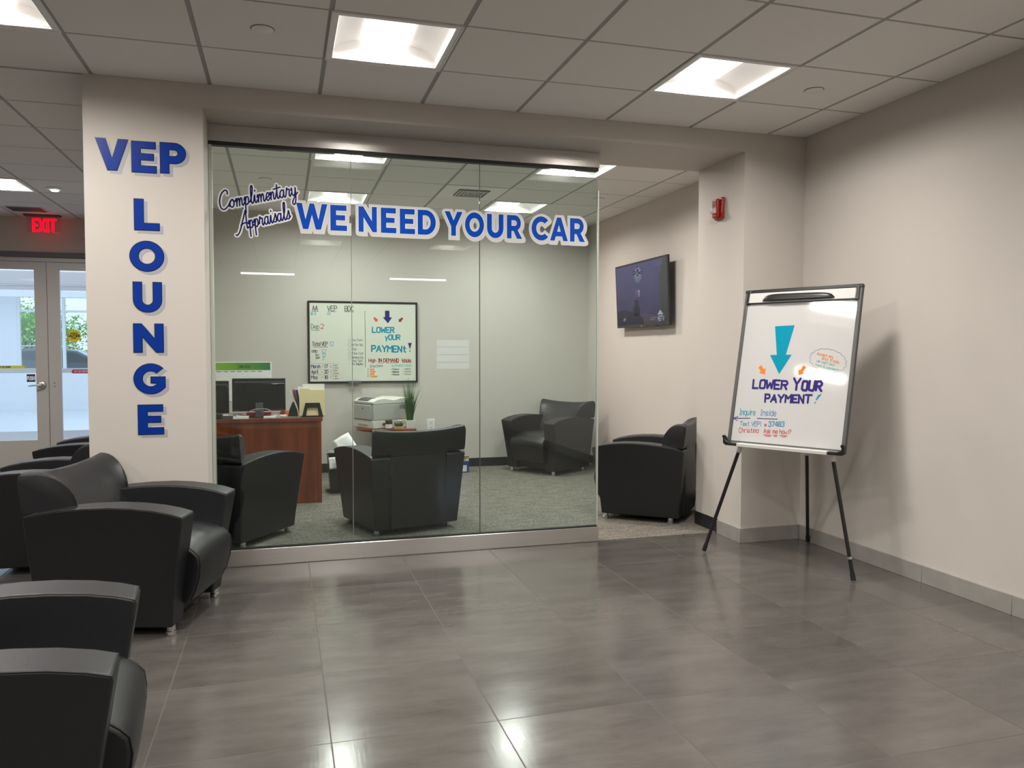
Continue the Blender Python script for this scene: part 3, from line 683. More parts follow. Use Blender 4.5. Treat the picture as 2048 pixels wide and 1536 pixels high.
# ================================================================== LETTERING ON THE COLUMN AND THE GLASS
VEP = [('V',0.017,0.178,2.353,2.523),('E',0.198,0.322,2.35,2.519),('P',0.345,0.476,2.354,2.522)]
LNG = [('L',0.206,0.332,2.03,2.2),('O',0.179,0.353,1.80,1.967),('U',0.193,0.338,1.571,1.737),('N',0.191,0.343,1.345,1.503),('G',0.188,0.349,1.11,1.278),('E',0.207,0.337,0.88,1.045)]
def ext(ch):
    xs = [p[0] for l in BL[ch] for p in l]; zs = [p[1] for l in BL[ch] for p in l]; return min(xs), max(xs), min(zs), max(zs)
def wall_word(name, label, rows):
    t = thing(name, label, 'wall lettering', (0, 0, 0))
    for ch, x0, x1, z0, z1 in rows:
        a, b, c, d = ext(ch); h = (z1-z0)/(d-c); wx = (x1-x0)/((b-a)*h); ox, oz = x0-a*h*wx, z0-c*h
        q = block_letter(ch, ox, oz, h, wx, -0.0032, 0.0010, 0.0, 'blue_vinyl', 'letter', t)
        block_letter(ch, ox, oz, h, wx, -0.0016, 0.0005, 0.0035, 'letter_edge', 'letter_outline', q)
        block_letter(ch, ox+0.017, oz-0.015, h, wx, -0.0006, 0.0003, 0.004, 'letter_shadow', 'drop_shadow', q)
    return t
wall_word('wall_lettering', 'blue letters VEP across the top of the white column', VEP)
wall_word('wall_lettering', 'blue letters spelling LOUNGE down the white column', LNG)
DEC = [('W',1.085,1.277,2.124,2.286),('E',1.295,1.399,2.122,2.284),('N',1.472,1.589,2.122,2.284),('E',1.615,1.715,2.121,2.283),('E',1.738,1.838,2.12,2.282),('D',1.856,1.976,2.12,2.282),
       ('Y',2.035,2.157,2.121,2.281),('O',2.174,2.305,2.117,2.282),('U',2.326,2.441,2.117,2.278),('R',2.466,2.574,2.119,2.277),('C',2.641,2.762,2.114,2.279),('A',2.775,2.906,2.117,2.277),('R',2.922,3.033,2.116,2.277)]
t = thing('window_lettering', 'large blue words WE NEED YOUR CAR on the glass', 'window lettering', (0, 0, 0))
for ch, x0, x1, z0, z1 in DEC:
    a, b, c, d = ext(ch); h = (z1-z0)/(d-c); wx = (x1-x0)/((b-a)*h); ox, oz = x0-a*h*wx, z0-c*h
    q = block_letter(ch, ox, oz, h, wx, GP+0.0030, 0.0003, 0.0, 'blue_decal', 'letter', t)
    bo, bi = MB(), MB()
    for lp in BL[ch]:
        P2 = [(ox+a_*h*wx, oz+b_*h) for a_, b_ in lp]
        ribbon(bi, P2+[P2[0]], 0.009, lambda x, y: (x, GP+0.0040, y))
        P3 = [(x+0.004, y-0.006) for x, y in P2]
        ribbon(bo, P3+[P3[0]], 0.046, lambda x, y: (x, GP+0.0052, y))
    bi.build('letter_outline', 'decal_white', q); bo.build('letter_border', 'decal_grey', q)
# brush script, single strokes; x-height 1
CUR = {
'o': ([[(0,.15),(.13,.7),(.36,1),(.1,.72),(.09,.25),(.3,0),(.52,.3),(.5,.8),(.36,1),(.52,.75),(.76,.72)]], .72),
'm': ([[(0,.65),(.1,1),(.13,.6),(.12,0)],[(.13,.4),(.3,.97),(.42,.8),(.42,0)],[(.42,.4),(.6,.97),(.72,.8),(.72,.2),(.82,0),(1.0,.35)]], .97),
'p': ([[(0,.6),(.11,1),(.13,.5),(.10,-1.05)],[(.13,.35),(.28,.97),(.48,.85),(.48,.25),(.3,0),(.14,.2)],[(.47,.2),(.7,.35)]], .66),
'l': ([[(0,.25),(.28,1.2),(.38,2.1),(.26,2.25),(.17,1.7),(.15,.3),(.28,0),(.46,.35)]], .44),
'i': ([[(0,.35),(.13,1),(.13,.25),(.25,0),(.42,.35)],[(.20,1.5),(.21,1.62)]], .40),
'e': ([[(0,.3),(.35,.55),(.38,.9),(.22,1),(.08,.6),(.1,.2),(.28,0),(.5,.35)]], .48),
'n': ([[(0,.65),(.1,1),(.13,.5),(.12,0)],[(.13,.4),(.3,.97),(.44,.8),(.44,.2),(.54,0),(.7,.35)]], .68),
't': ([[(0,.35),(.18,1.1),(.2,1.8),(.18,.3),(.3,0),(.46,.35)],[(-.22,1.3),(.6,1.42)]], .44),
'a': ([[(.5,.85),(.3,1),(.1,.7),(.08,.25),(.25,0),(.45,.35),(.52,.98),(.5,.25),(.62,0),(.78,.35)]], .76),
'r': ([[(0,.35),(.14,1.15),(.2,.92),(.42,.9),(.36,.3),(.46,0),(.62,.35)]], .60),
'y': ([[(0,.75),(.1,1),(.11,.3),(.28,0),(.46,.4),(.52,1),(.5,-.4),(.3,-1.15),(.08,-.85),(.4,-.15),(.78,.35)]], .76),
's': ([[(0,.25),(.22,.8),(.3,1.1),(.37,.55),(.3,.08),(.08,.08)],[(.3,.08),(.5,.35)]], .46),
'C': ([[(1.0,1.75),(1.0,2.15),(.72,2.3),(.3,1.85),(.07,1.0),(.18,.15),(.55,-.08),(1.0,.3),(1.18,.65)]], 1.12),
'A': ([[(-.72,-.45),(-.55,-.52),(-.2,-.1),(.2,.9),(.62,2.0),(.76,2.3),(.74,1.0),(.76,.1),(.92,.2)],[(.02,.62),(.5,.82),(1.0,.7)]], .94),}
t = thing('window_lettering', 'navy brush script reading Complimentary Appraisals on the glass', 'window lettering', (0, 0, 0))
def script(word, x, z, xh, ang, wx):
    ca, sa = math.cos(R(ang)), math.sin(R(ang)); pos = 0.0
    bw, bo = MB(), MB()
    for ch in word:
        sts, adv = CUR[ch]
        for st in sts:
            pl = [((pos+a)*wx+b*0.16, b) for a, b in st]
            pl = smooth_pl(pl, 6)
            pl = [(x+(a*ca-b*sa)*xh, z+(a*sa+b*ca)*xh) for a, b in pl]
            ribbon(bw, pl, 0.0080, lambda p, q: (p, GP+0.0030, q)); ribbon(bo, pl, 0.0265, lambda p, q: (p, GP+0.0044, q))
        pos += adv
    w = bw.build('script_word', 'navy_script', t); bo.build('white_outline', 'decal_white', w)
script('Complimentary', 0.632, 2.220, 0.047, 14.0, 1.13)
script('Appraisals', 0.757, 2.100, 0.047, 16.0, 1.06)

# ================================================================== EASEL WITH WHITEBOARD
t = thing('easel', 'tripod easel holding a white dry-erase board, in front of the right corner', 'easel', (3.958, -0.663, 0), R(-62.117))
BW, BH, BT, BZ = 0.77, 1.0235, 0.2188, 0.7547
ct, st_ = math.cos(BT), math.sin(BT)
def bp_(u, v, d=0.0): return Vector((u, v*st_-d*ct, BZ+v*ct+d*st_))      # d: how far in front of the board
def bbox3(mb, u0, u1, v0, v1, d0, d1):
    P = [bp_(u, v, d) for d in (d0, d1) for v in (v0, v1) for u in (u0, u1)]
    mb.add(P, [(0, 1, 3, 2), (4, 6, 7, 5), (0, 4, 5, 1), (2, 3, 7, 6), (0, 2, 6, 4), (1, 5, 7, 3)]); return mb
h2 = BW/2
brd = bbox3(MB(), -h2+0.02, h2-0.02, 0.006, BH-0.02, -0.012, 0.004).build('board', 'board_white', t, label='white dry-erase surface')
bbox3(MB(), -h2, -h2+0.024, -0.004, BH-0.01, -0.016, 0.012).build('side_rail', 'grey_plastic', t, bevel=0.004)
bbox3(MB(), h2-0.024, h2, -0.004, BH-0.01, -0.016, 0.012).build('side_rail', 'grey_plastic', t, bevel=0.004)
bbox3(MB(), -h2, h2, BH-0.024, BH, -0.018, 0.014).build('top_rail', 'black_plastic', t, bevel=0.004)
for s in (-1, 1): bbox3(MB(), s*(h2-0.028)-0.014, s*(h2-0.028)+0.014, BH-0.10, BH-0.004, -0.014, 0.016).build('corner_clip', 'black_plastic', t, bevel=0.004)
bbox3(MB(), -h2+0.024, h2-0.024, 0.012, 0.018, 0.004, 0.007).build('lower_edge', 'grey_plastic', t)
bbox3(MB(), -h2+0.03, h2-0.03, 0.933, BH-0.024, 0.004, 0.016).build('paper_clamp', 'white_metal', t, bevel=0.003, label='white clamp bar across the top')
bbox3(MB(), -h2+0.03, h2-0.03, 0.929, 0.934, 0.004, 0.0165).build('clamp_edge', 'black_plastic', t)
hp = MB(); rings = []
for k in range(25):
    s = -1+2*k/24; u = -0.015+0.238*s; e = (1-abs(s)**6)**0.5 if abs(s) < 1 else 0.0; e = max(e, 0.12)
    top = 0.945+0.036*e*(1-0.12*s); rings.append([bp_(u, 0.941, 0.015), bp_(u, 0.943, 0.015+0.024*e), bp_(u, 0.5*(0.945+top), 0.015+0.026*e), bp_(u, top, 0.015+0.016*e), bp_(u, top+0.004*e, 0.015)])
hp.loft(rings).build('clamp_handle', 'black_plastic', t, smooth=50, label='curved glossy black clamp handle')
mpb = lambda x, y: tuple(bp_(x, y, 0.0052))
def ink_poly(name, m, polys, label=None):
    b = MB()
    for p in polys: b.add([mpb(x, y) for x, y in p], [tuple(range(len(p)))])
    return b.build(name, m, brd, label=label)
ink_poly('drawn_arrow', 'ink_teal', [[(-0.150, 0.775), (-0.018, 0.779), (-0.054, 0.5885), (-0.114, 0.5872)], [(-0.160, 0.586), (-0.015, 0.589), (-0.083, 0.464)]], 'big teal arrow drawn pointing down')
def small_arrow(tail, tip, w, hw, hl):
    d = Vector((tip[0]-tail[0], tip[1]-tail[1])); n = d.length; d.normalize(); p = Vector((-d.y, d.x)); a = Vector(tail); m = a+d*(n-hl); q = Vector(tip)
    return [[tuple(a+p*w), tuple(m+p*w), tuple(m-p*w), tuple(a-p*w)], [tuple(m+p*hw), tuple(q), tuple(m-p*hw)]]
ink_poly('drawn_arrow', 'ink_orange', small_arrow((-0.222, 0.512), (-0.180, 0.460), 0.012, 0.026, 0.032), 'orange arrow drawn on the left')
ink_poly('drawn_arrow', 'ink_orange', small_arrow((0.080, 0.516), (0.045, 0.458), 0.012, 0.026, 0.032), 'orange arrow drawn on the right')
write(brd, 'LOWER', (-0.253, 0.369), 0.052, 0.013, 'ink_violet', mpb, w=0.243, smooth=False, jitter=0.002)
write(brd, 'Y', (0.020, 0.366), 0.072, 0.014, 'ink_violet', mpb, w=0.054, smooth=False)
write(brd, 'OUR', (0.078, 0.366), 0.056, 0.015, 'ink_violet', mpb, w=0.132, smooth=False, jitter=0.002)
write(brd, 'PAYMENT', (-0.157, 0.282), 0.047, 0.012, 'ink_violet', mpb, w=0.312, smooth=False, jitter=0.002, ang=R(1.2))
ink_poly('drawn_mark', 'ink_teal', [[(0.186, 0.340), (0.206, 0.346), (0.178, 0.306), (0.172, 0.308)], [(0.166, 0.294), (0.174, 0.296), (0.176, 0.288), (0.168, 0.286)]], 'teal exclamation mark')
write(brd, 'Inquire', (-0.325, 0.190), 0.036, 0.0036, 'ink_teal', mpb, w=0.118, jitter=0.001, ang=R(1.5))
write(brd, 'Inside', (-0.178, 0.194), 0.036, 0.0032, 'ink_blue', mpb, w=0.112, jitter=0.001, ang=R(1.5))
b = MB()
for pl in ([(-0.361, 0.163), (-0.245, 0.171)], [(-0.195, 0.173), (-0.058, 0.176)], [(-0.330, 0.178), (-0.361, 0.163), (-0.333, 0.150)]): ribbon(b, pl, 0.0038, mpb)
b.build('drawn_arrow', 'ink_violet', brd, label='thin violet arrow pointing left')
write(brd, 'Text VEP1', (-0.310, 0.118), 0.027, 0.0028, 'ink_blue', mpb, w=0.150, jitter=0.001, ang=R(3))
write(brd, '~', (-0.13, 0.13), 0.02, 0.003, 'ink_red', mpb) if '~' in GL else None
write(brd, 'to', (-0.142, 0.127), 0.016, 0.003, 'ink_red', mpb, w=0.018, ang=R(3))
write(brd, '37483', (-0.112, 0.128), 0.029, 0.0044, 'ink_blue', mpb, w=0.108, jitter=0.001, ang=R(3))
write(brd, 'Christina', (-0.310, 0.074), 0.029, 0.0028, 'ink_red', mpb, w=0.140, jitter=0.001, ang=R(3))
write(brd, 'Ask me how!?', (-0.140, 0.082), 0.027, 0.0028, 'ink_red', mpb, w=0.185, jitter=0.001, ang=R(2))
b = MB()
for x0, x1, y in ((-0.138, -0.086, 0.071), (-0.126, -0.090, 0.063), (-0.074, -0.046, 0.073), (-0.066, -0.048, 0.066), (-0.030, 0.020, 0.075), (-0.015, 0.012, 0.067)): ribbon(b, [(x0, y), (x1, y+0.002)], 0.0032, mpb)
b.build('underlines', 'ink_red', brd)
b = MB(); pl = []
nl = 17
for k in range(nl):
    a0 = 2*math.pi*k/nl
    for j in range(6):
        a = a0+2*math.pi*j/(6*nl); bump = 1+0.09*math.sin(math.pi*j/6)
        x, y = 0.108*math.cos(a)*bump, 0.068*math.sin(a)*bump
        pl.append((0.220+x, 0.552+y-0.16*x))
ribbon(b, pl+[pl[0]], 0.0016, mpb, caps=False)
b.build('drawn_cloud', 'ink_grey', brd, label='thin grey cloud outline')
for s, x, y, w, m in (('Accept any', 0.146, 0.590, 0.11, 'ink_orange'), ('and trade,', 0.180, 0.560, 0.12, 'ink_orange'), ('we want your', 0.150, 0.545, 0.12, 'ink_green'), ('keys & payment', 0.146, 0.520, 0.15, 'ink_green')):
    write(brd, s, (x, y), 0.017, 0.0018, m, mpb, w=w, ang=R(-13), jitter=0.001)
# tray, brackets, legs
MB().box((-0.292, -0.055, 0.742), (0.296, -0.012, 0.764)).build('marker_tray', 'white_metal', t, bevel=0.003, label='white marker tray')
for s in (-1, 1):
    br = MB(); x0 = s*0.292
    br.prism([(x0, 0.744), (s*0.380, 0.744), (s*0.396, 0.758), (s*0.396, 0.800), (s*0.382, 0.800), (s*0.376, 0.774), (s*0.35, 0.764), (x0, 0.762)], lambda p: (p[0], -0.044, p[1]), lambda p: (p[0], -0.012, p[1]))
    br.build('tray_bracket', 'black_plastic', t, bevel=0.004)
    kn = MB().tube([(s*0.386, -0.050, 0.800), (s*0.386, -0.036, 0.800)], 0.010, 14).build('knob', 'black_plastic', t, smooth=40)
def leg(foot, knee, apex, clip=None):
    foot, knee, apex = Vector(foot), Vector(knee), Vector(apex)
    f2 = foot+Vector((0, 0, 0.0))
    d = (knee-foot).normalized()
    lg = MB().tube([foot+d*0.045, knee], 0.0115, 14).build('leg', 'black_plastic', t, smooth=40)
    MB().tube([foot+d*0.012, foot+d*0.055], 0.0145, 14).build('rubber_foot', 'black_base', lg, smooth=40)
    MB().tube([knee-d*0.012, knee+d*0.03], 0.0165, 14).build('leg_collar', 'white_metal', lg, smooth=40)
    MB().tube([knee, apex], 0.0135, 14).build('upper_tube', 'white_metal', lg, smooth=40)
    if clip: MB().tube([foot+d*clip, foot+d*(clip+0.014)], 0.0128, 14).build('metal_ring', 'aluminium', lg, smooth=40)
leg((-0.566, 0.012, 0.0), (-0.332, 0.052, 0.705), (-0.03, 0.235, 1.50))
leg((0.436, 0.026, 0.0), (0.290, 0.052, 0.705), (0.06, 0.235, 1.50), clip=0.135)
leg((-0.200, 0.778, 0.0), (-0.085, 0.500, 0.672), (0.015, 0.235, 1.50))
MB().box((-0.06, 0.195, 1.46), (0.09, 0.262, 1.54)).build('hinge_head', 'black_plastic', t, bevel=0.006)

# ================================================================== FIRE ALARM on the jamb
t = thing('fire_alarm', 'red fire alarm with clear strobe on the side of the right pier', 'fire alarm', (4.087, 0.312, 2.396), R(-90))
MB().box((-0.060, -0.022, -0.078), (0.060, 0.0, 0.078)).build('back_box', 'red_plastic', t, bevel=0.010, seg=3)
MB().box((-0.040, -0.050, -0.068), (0.034, -0.020, 0.068)).build('front_cover', 'red_plastic', t, bevel=0.012, seg=3)
for k in range(5): MB().box((-0.030, -0.0515, 0.018+0.008*k), (0.022, -0.0495, 0.021+0.008*k)).build('grille_slot', 'black_base', t)
MB().loft([[(-0.034, -0.045, -0.040), (0.024, -0.045, -0.040), (0.024, -0.045, 0.004), (-0.034, -0.045, 0.004)], [(-0.022, -0.078, -0.030), (0.012, -0.078, -0.030), (0.012, -0.078, -0.006), (-0.022, -0.078, -0.006)]]).build('strobe_lens', 'clear_strobe', t, bevel=0.003)
write(t, 'FIRE', (0.0, 0.0), 0.012, 0.0025, 'decal_white', lambda x, y: (0.047+y*0.6, -0.0228, 0.040-x), w=0.08, smooth=False, name='lettering')

# ================================================================== TELEVISION
t = thing('television', 'flat television on the office side wall showing a dim violet room', 'television', (4.488, 2.472, 1.936), R(-90))
TT = R(2.6)
TW, TH = 1.205/2, 0.66/2
def tvp(x, z, d=0.0): return (x, -d*math.cos(TT)-z*math.sin(TT), z*math.cos(TT)-d*math.sin(TT))
def tvbox(x0, x1, z0, z1, d0, d1):
    P = [tvp(x, z, d) for d in (d0, d1) for z in (z0, z1) for x in (x0, x1)]
    return MB().add(P, [(0, 1, 3, 2), (4, 6, 7, 5), (0, 4, 5, 1), (2, 3, 7, 6), (0, 2, 6, 4), (1, 5, 7, 3)])
tvbox(-TW, TW, -TH, TH, -0.012, 0.012).build('casing', 'black_plastic', t, bevel=0.003)
tvbox(-TW+0.25, TW-0.25, -TH+0.12, TH-0.18, -0.050, -0.012).build('rear_housing', 'black_plastic', t, bevel=0.006)
MB().box((-0.20, 0.045, -0.15), (0.20, 0.082, 0.15)).build('wall_bracket', 'black_plastic', t)
sw, sh = TW-0.022, TH-0.024
def scr(name, m, polys, d, label=None):
    b = MB()
    for p in polys: b.add([tvp(x*sw, z*sh+0.004, d) for x, z in p], [tuple(range(len(p)))])
    return b.build(name, m, scrn, label=label)
scrn = tvbox(-sw, sw, -sh+0.004, sh+0.004, 0.010, 0.0126).build('screen', 'screen_wall', t)
D0 = 0.0130
scr('picture_floor', 'screen_floor', [[(-1, -.62), (-.15, -.60), (.72, -.78), (.72, -1), (-1, -1)]], D0)
scr('picture_doorway', 'screen_green', [[(.72, -1), (.72, .45), (.86, .98), (1, .98), (1, -1)]], D0)
scr('picture_glow', 'screen_glow', [[(-.08+.15*math.cos(R(20*k)), .62+.26*math.sin(R(20*k))) for k in range(18)]], D0)
fan = [[(-.115, .92), (-.085, .92), (-.085, .72), (-.115, .72)]]
for a in (5, 70, 140, 200, 275, 330): fan.append([(-.10+.03*math.cos(R(a-25)), .70+.04*math.sin(R(a-25))), (-.10+.20*math.cos(R(a-9)), .70+.11*math.sin(R(a-9))), (-.10+.20*math.cos(R(a+9)), .70+.11*math.sin(R(a+9))), (-.10+.03*math.cos(R(a+25)), .70+.04*math.sin(R(a+25)))])
scr('picture_fan', 'screen_dark', fan, D0+0.0005)
scr('picture_curtain', 'screen_pink', [[(-.22, -.10), (-.22, .14), (-.12, .13), (-.12, -.10)]], D0+0.0005)
scr('picture_window', 'screen_glow', [[(-.10, -.10), (-.10, .13), (-.01, .12), (-.01, -.10)]], D0+0.0005)
head = [(-.17+.085*math.cos(R(30*k)), -.26+.09*math.sin(R(30*k))) for k in range(12)]
scr('picture_figure', 'screen_dark', [head, [(-.28, -.72), (-.30, -.48), (-.22, -.34), (-.12, -.34), (-.04, -.46), (-.03, -.66), (-.10, -.72)]], D0+0.0005)
scr('picture_sofa', 'screen_dark', [[(-1, -1), (-1, -.52), (-.72, -.48), (-.40, -.56), (-.06, -.70), (.08, -.84), (.10, -1)]], D0+0.0005)
scr('picture_paper', 'screen_glow', [[(-.76, -.84), (-.68, -.88), (-.62, -.78), (-.70, -.76)]], D0+0.001)
scr('channel_mark', 'screen_white', [[(.60, -.80), (.80, -.64), (.74, -.58), (.70, -.62), (.60, -.70)][:0] or [(.62, -.75), (.73, -.60), (.84, -.75)]], D0+0.0005)
write(scrn, 'HGTV', (0, 0), 0.045, 0.010, 'screen_white', lambda x, y: tvp((.64+x)*sw, -.93*sh+y, D0+0.0008), w=0.24, smooth=False, name='lettering')
for zz, wv in ((-.84, .24), (-.90, .18)): write(scrn, '|-||-|-||'[:7 if zz < -.85 else 10], (0, 0), 0.014, 0.003, 'screen_white', lambda x, y: tvp((.36+x)*sw, zz*sh+y, D0+0.0008), w=wv, smooth=False, name='lettering')
for zz in (.86, .80): write(scrn, '|-||-||-|', (0, 0), 0.015, 0.003, 'screen_glow', lambda x, y: tvp((.62+x)*sw, zz*sh+y, D0+0.0008), w=0.24, smooth=False, name='lettering')
tvbox(0.30, 0.36, -TH-0.006, -TH+0.004, 0.0, 0.014).build('sensor', 'black_base', t)
tvbox(-0.02, 0.02, -TH+0.004, -TH+0.010, 0.012, 0.0128).build('maker_badge', 'aluminium', t)

# ================================================================== ARMCHAIRS
def make_chair():
    t = thing('armchair', '', 'armchair')
    L_ = 'black_leather'
    # arms: side panels with an arched top, leaning out a little towards the top
    prof = [(-.335,.046),(.285,.046),(.296,.16),(.312,.28),(.330,.40),(.350,.52),(.357,.565),(.352,.580),(.30,.596),(.22,.612),(.12,.623),(.02,.627),(-.10,.623),(-.21,.613),(-.31,.598),(-.366,.585),(-.376,.572),(-.366,.45),(-.352,.25)]
    def xo(z): return .335+.052*(z/.6)
    def xi(z): return xo(z)-(.136+.020*z/.6)
    for s in (-1, 1):
        a = MB().prism(prof, lambda p: (s*xo(p[1]), p[0], p[1]), lambda p: (s*xi(p[1]), p[0], p[1])).build('armrest', L_, t, bevel=0.014, seg=3)
        top = [p for p in prof[6:17]]
        for fx, e in ((xo, -.004), (xi, .004)):
            MB().tube([(s*(fx(z)+e), y-(.006 if k == 0 else 0)+(.006 if k == 10 else 0), z-.0035) for k, (y, z) in enumerate(top)], 0.0035, 6).build('seam', 'leather_seam', a, smooth=60)
    # seat cushion
    sp = [(-.31,.20),(-.31,.36),(-.24,.425),(-.10,.444),(.06,.452),(.18,.450),(.27,.442),(.325,.425),(.362,.396),(.384,.355),(.390,.310),(.382,.25),(.362,.185),(.338,.140),(.318,.126),(.25,.122),(-.20,.122)]
    rings = []
    for k in range(13):
        u = -1+2*k/12; x = .236*u; cz = -.018*abs(u)**4; cy = -.012*abs(u)**4
        rings.append([(x*(0.93+0.07*min(1, z/.40)), y+(cy if y > .2 else 0), z+(cz if z > .38 else 0)) for y, z in sp])
    c = MB().loft(rings).build('seat_cushion', L_, t, bevel=0.010, seg=2, smooth=40)
    for s in (-1, 1): MB().tube([(s*.2285*(0.93+0.07*min(1, z/.40)), y-.010, z-.016 if z > .38 else z) for y, z in sp[6:14]], 0.0035, 6).build('seam', 'leather_seam', c, smooth=60)
    # back: saddle-topped, wrapping over both arms
    W = .383; xs = [W*v for v in (-1, -.985, -.95, -.90, -.83, -.76, -.69)]; xs2 = [-.232+.464*k/14 for k in range(15)]
    def bring(x, zb, inner):
        u = abs(x)/W; zt = .765+.027*u**2.2-(.020 if u > .99 else .007 if u > .97 else 0); ze = .598
        yb = -.215+.030*u**2; yt = -.350
        pts = [(-.370, .586 if inner else ze), (-.378, .62), (-.386, .68), (-.393, zt-.03), (-.390, zt-.010), (-.378, zt)]
        w = max(0, min(1, (u-.25)/.75)); w = w*w*(3-2*w)
        for k in range(9):
            q = k/8
            ya = yt+(yb-yt)*math.sin(q*math.pi/2); za = zt-(zt-ze)*(1-math.cos(q*math.pi/2))     # wing: quarter arc
            y2 = yt+(yb-yt)*(0.35*math.sin(q*math.pi/2)+0.65*q); z2 = zt-.003-(zt-.003-ze)*(0.25*(1-math.cos(q*math.pi/2))+0.75*q)
            pts.append((ya*w+y2*(1-w), za*w+z2*(1-w)))
        pts += [(yb+.030, .55), (yb+.058, .49), (yb+.075, .435)] if inner else [(yb-.0008*k, ze-.0004*k) for k in (1, 2, 3)]
        wx = max(0, min(1, (u-.60)/.40))                                   # the wings lean in towards the front
        return [(x*(1-.30*wx*max(0, min(1, (y+.375)/.19))), y, z) for y, z in pts]
    rings = [bring(x, .598, False) for x in xs+[-.2325]]+[bring(x, .44, True) for x in xs2]+[bring(x, .598, False) for x in [.2325]+[-v for v in reversed(xs)]]
    bk = MB().loft(rings).build('backrest', L_, t, bevel=0.007, seg=2, smooth=48)
    for s in (-1, 1):
        rr = bring(s*W, .598, False)
        MB().tube([(x-s*.004, y, z+.002) for x, y, z in rr[5:15]], 0.0035, 6).build('seam', 'leather_seam', bk, smooth=60)
    MB().box((-.226, -.364, .050), (.226, -.30, .585)).build('back_panel', L_, t, bevel=0.008)
    MB().box((-.225, -.30, .060), (.225, .25, .125)).build('base', 'black_base', t)
    for sx in (-1, 1):
        for sy in (-1, 1):
            MB().lathe([(0, 0.0), (.023, 0.0), (.025, .004), (.025, .020), (.021, .022), (.021, .048), (0, .048)], 20, (sx*.295, sy*.262, 0)).build('foot', 'chrome', t, smooth=40, label='polished chrome foot')
    return t
chair0 = make_chair(); first = [True]
def put_chair(x, y, fx, fy, label, z=0.0):
    o = chair0 if first[0] else copy_tree(chair0); first[0] = False
    o.location = (x, y, z); o.rotation_euler = (0, 0, math.atan2(fy, fx)-math.pi/2); o['label'] = label; o['group'] = 'black leather armchairs'
put_chair(.290, -.490, .967, -.255, 'black leather armchair in front of the lettered column, facing right')
put_chair(.213, -2.480, .997, .08, 'black leather armchair nearest the viewer, cut off at the bottom left corner')
put_chair(3.883, 1.085, -.775, .632, 'black leather armchair seen through the open gap, half hidden by the right pier', .006)
put_chair(3.865, 3.585, -.845, -.536, 'black leather armchair in the far right corner of the office, facing the viewer', .006)
put_chair(1.845, 1.250, -.297, .955, 'black leather armchair seen from behind, in the middle behind the glass', .006)
put_chair(.625, 1.180, .575, .82, 'black leather armchair behind the left end of the glass, facing the wooden desk', .006)
put_chair(-.460, .820, -1.0, .03, 'black leather armchair facing left, behind the chair before the column')
put_chair(-.500, 2.350, -1.0, .03, 'black leather armchair farthest back in the lobby, only its arms showing beside the column')

# ================================================================== WHITEBOARD ON THE OFFICE WALL
CX, CZ = 1.869, 1.458
t = thing('whiteboard', 'wide black-framed whiteboard full of notes on the office back wall', 'whiteboard', (CX, YB, CZ))
ww, wh = 1.212/2, 0.910/2
MB().box((-ww+.012, -.022, -wh+.012), (ww-.012, -.004, wh-.012)).build('board', 'board_white_back', t)
wbd = t.children[-1]
for a, b in (((-ww, -.030, wh-.020), (ww, 0, wh)), ((-ww, -.030, -wh), (ww, 0, -wh+.020)), ((-ww, -.030, -wh+.020), (-ww+.020, 0, wh-.020)), ((ww-.020, -.030, -wh+.020), (ww, 0, wh-.020))): MB().box(a, b).build('frame_rail', 'black_plastic', t, bevel=0.002, seg=1)
MB().box((-0.175, -.055, -wh-.006), (-0.04, -.028, -wh+.024)).build('marker_tray', 'grey_plastic', t, bevel=0.003)
mpw = lambda x, y: (x-CX, -.0226, y-CZ)
def note(s, x, z, h, wd, m, w=None, ang=0.0, track=1.6, sm=True, lab=None): return write(wbd, s, (x, z), h, wd, m, mpw, w=w, ang=R(ang), track=track, jitter=0.001, smooth=sm, label=lab)
def rule(pts, wd, m):
    b = MB(); ribbon(b, pts, wd, mpw); return b.build('ruled_line', m, wbd)
def wpoly(name, m, polys, label=None):
    b = MB()
    for p in polys: b.add([mpw(x, y) for x, y in p], [tuple(range(len(p)))])
    return b.build(name, m, wbd, label=label)
note('AA', 1.314, 1.806, .052, .006, 'ink_black', .062); rule([(1.305, 1.795), (1.378, 1.796)], .004, 'ink_black')
note('VEP', 1.475, 1.806, .052, .006, 'ink_black', .110); rule([(1.48, 1.795), (1.57, 1.796)], .004, 'ink_black')
note('BDC', 1.665, 1.806, .052, .006, 'ink_black', .100); rule([(1.66, 1.798), (1.765, 1.795)], .004, 'ink_black')
note('||| ||', 1.300, 1.755, .030, .006, 'ink_cyan', .055); note('||||', 1.475, 1.757, .026, .005, 'ink_cyan', .040)
note('Dep', 1.299, 1.608, .046, .0045, 'ink_black', .092); rule([(1.30, 1.588), (1.392, 1.588)], .0035, 'ink_black'); note('2', 1.402, 1.608, .048, .006, 'ink_red', .040)
note('Total VEP', 1.310, 1.418, .042, .0055, 'ink_black', .168); rule([(1.32, 1.404), (1.475, 1.404)], .004, 'ink_black'); note('12', 1.496, 1.418, .044, .005, 'ink_cyan', .048)
note('cmp', 1.303, 1.345, .034, .0045, 'ink_black', .062); note('12', 1.404, 1.338, .040, .005, 'ink_cyan', .058); note('12', 1.410, 1.298, .034, .005, 'ink_cyan', .050)
note('BLF', 1.345, 1.306, .018, .0035, 'ink_black', .040); note('BSP', 1.348, 1.276, .018, .0035, 'ink_black', .045); note('0', 1.418, 1.262, .028, .004, 'ink_cyan', .022)
rule([(1.295, 1.226), (1.36, 1.220), (1.45, 1.222), (1.58, 1.222)], .0018, 'ink_grey'); rule([(1.295, 1.155), (1.60, 1.155)], .0018, 'ink_orange'); rule([(1.295, 1.097), (1.60, 1.097)], .0018, 'ink_orange')
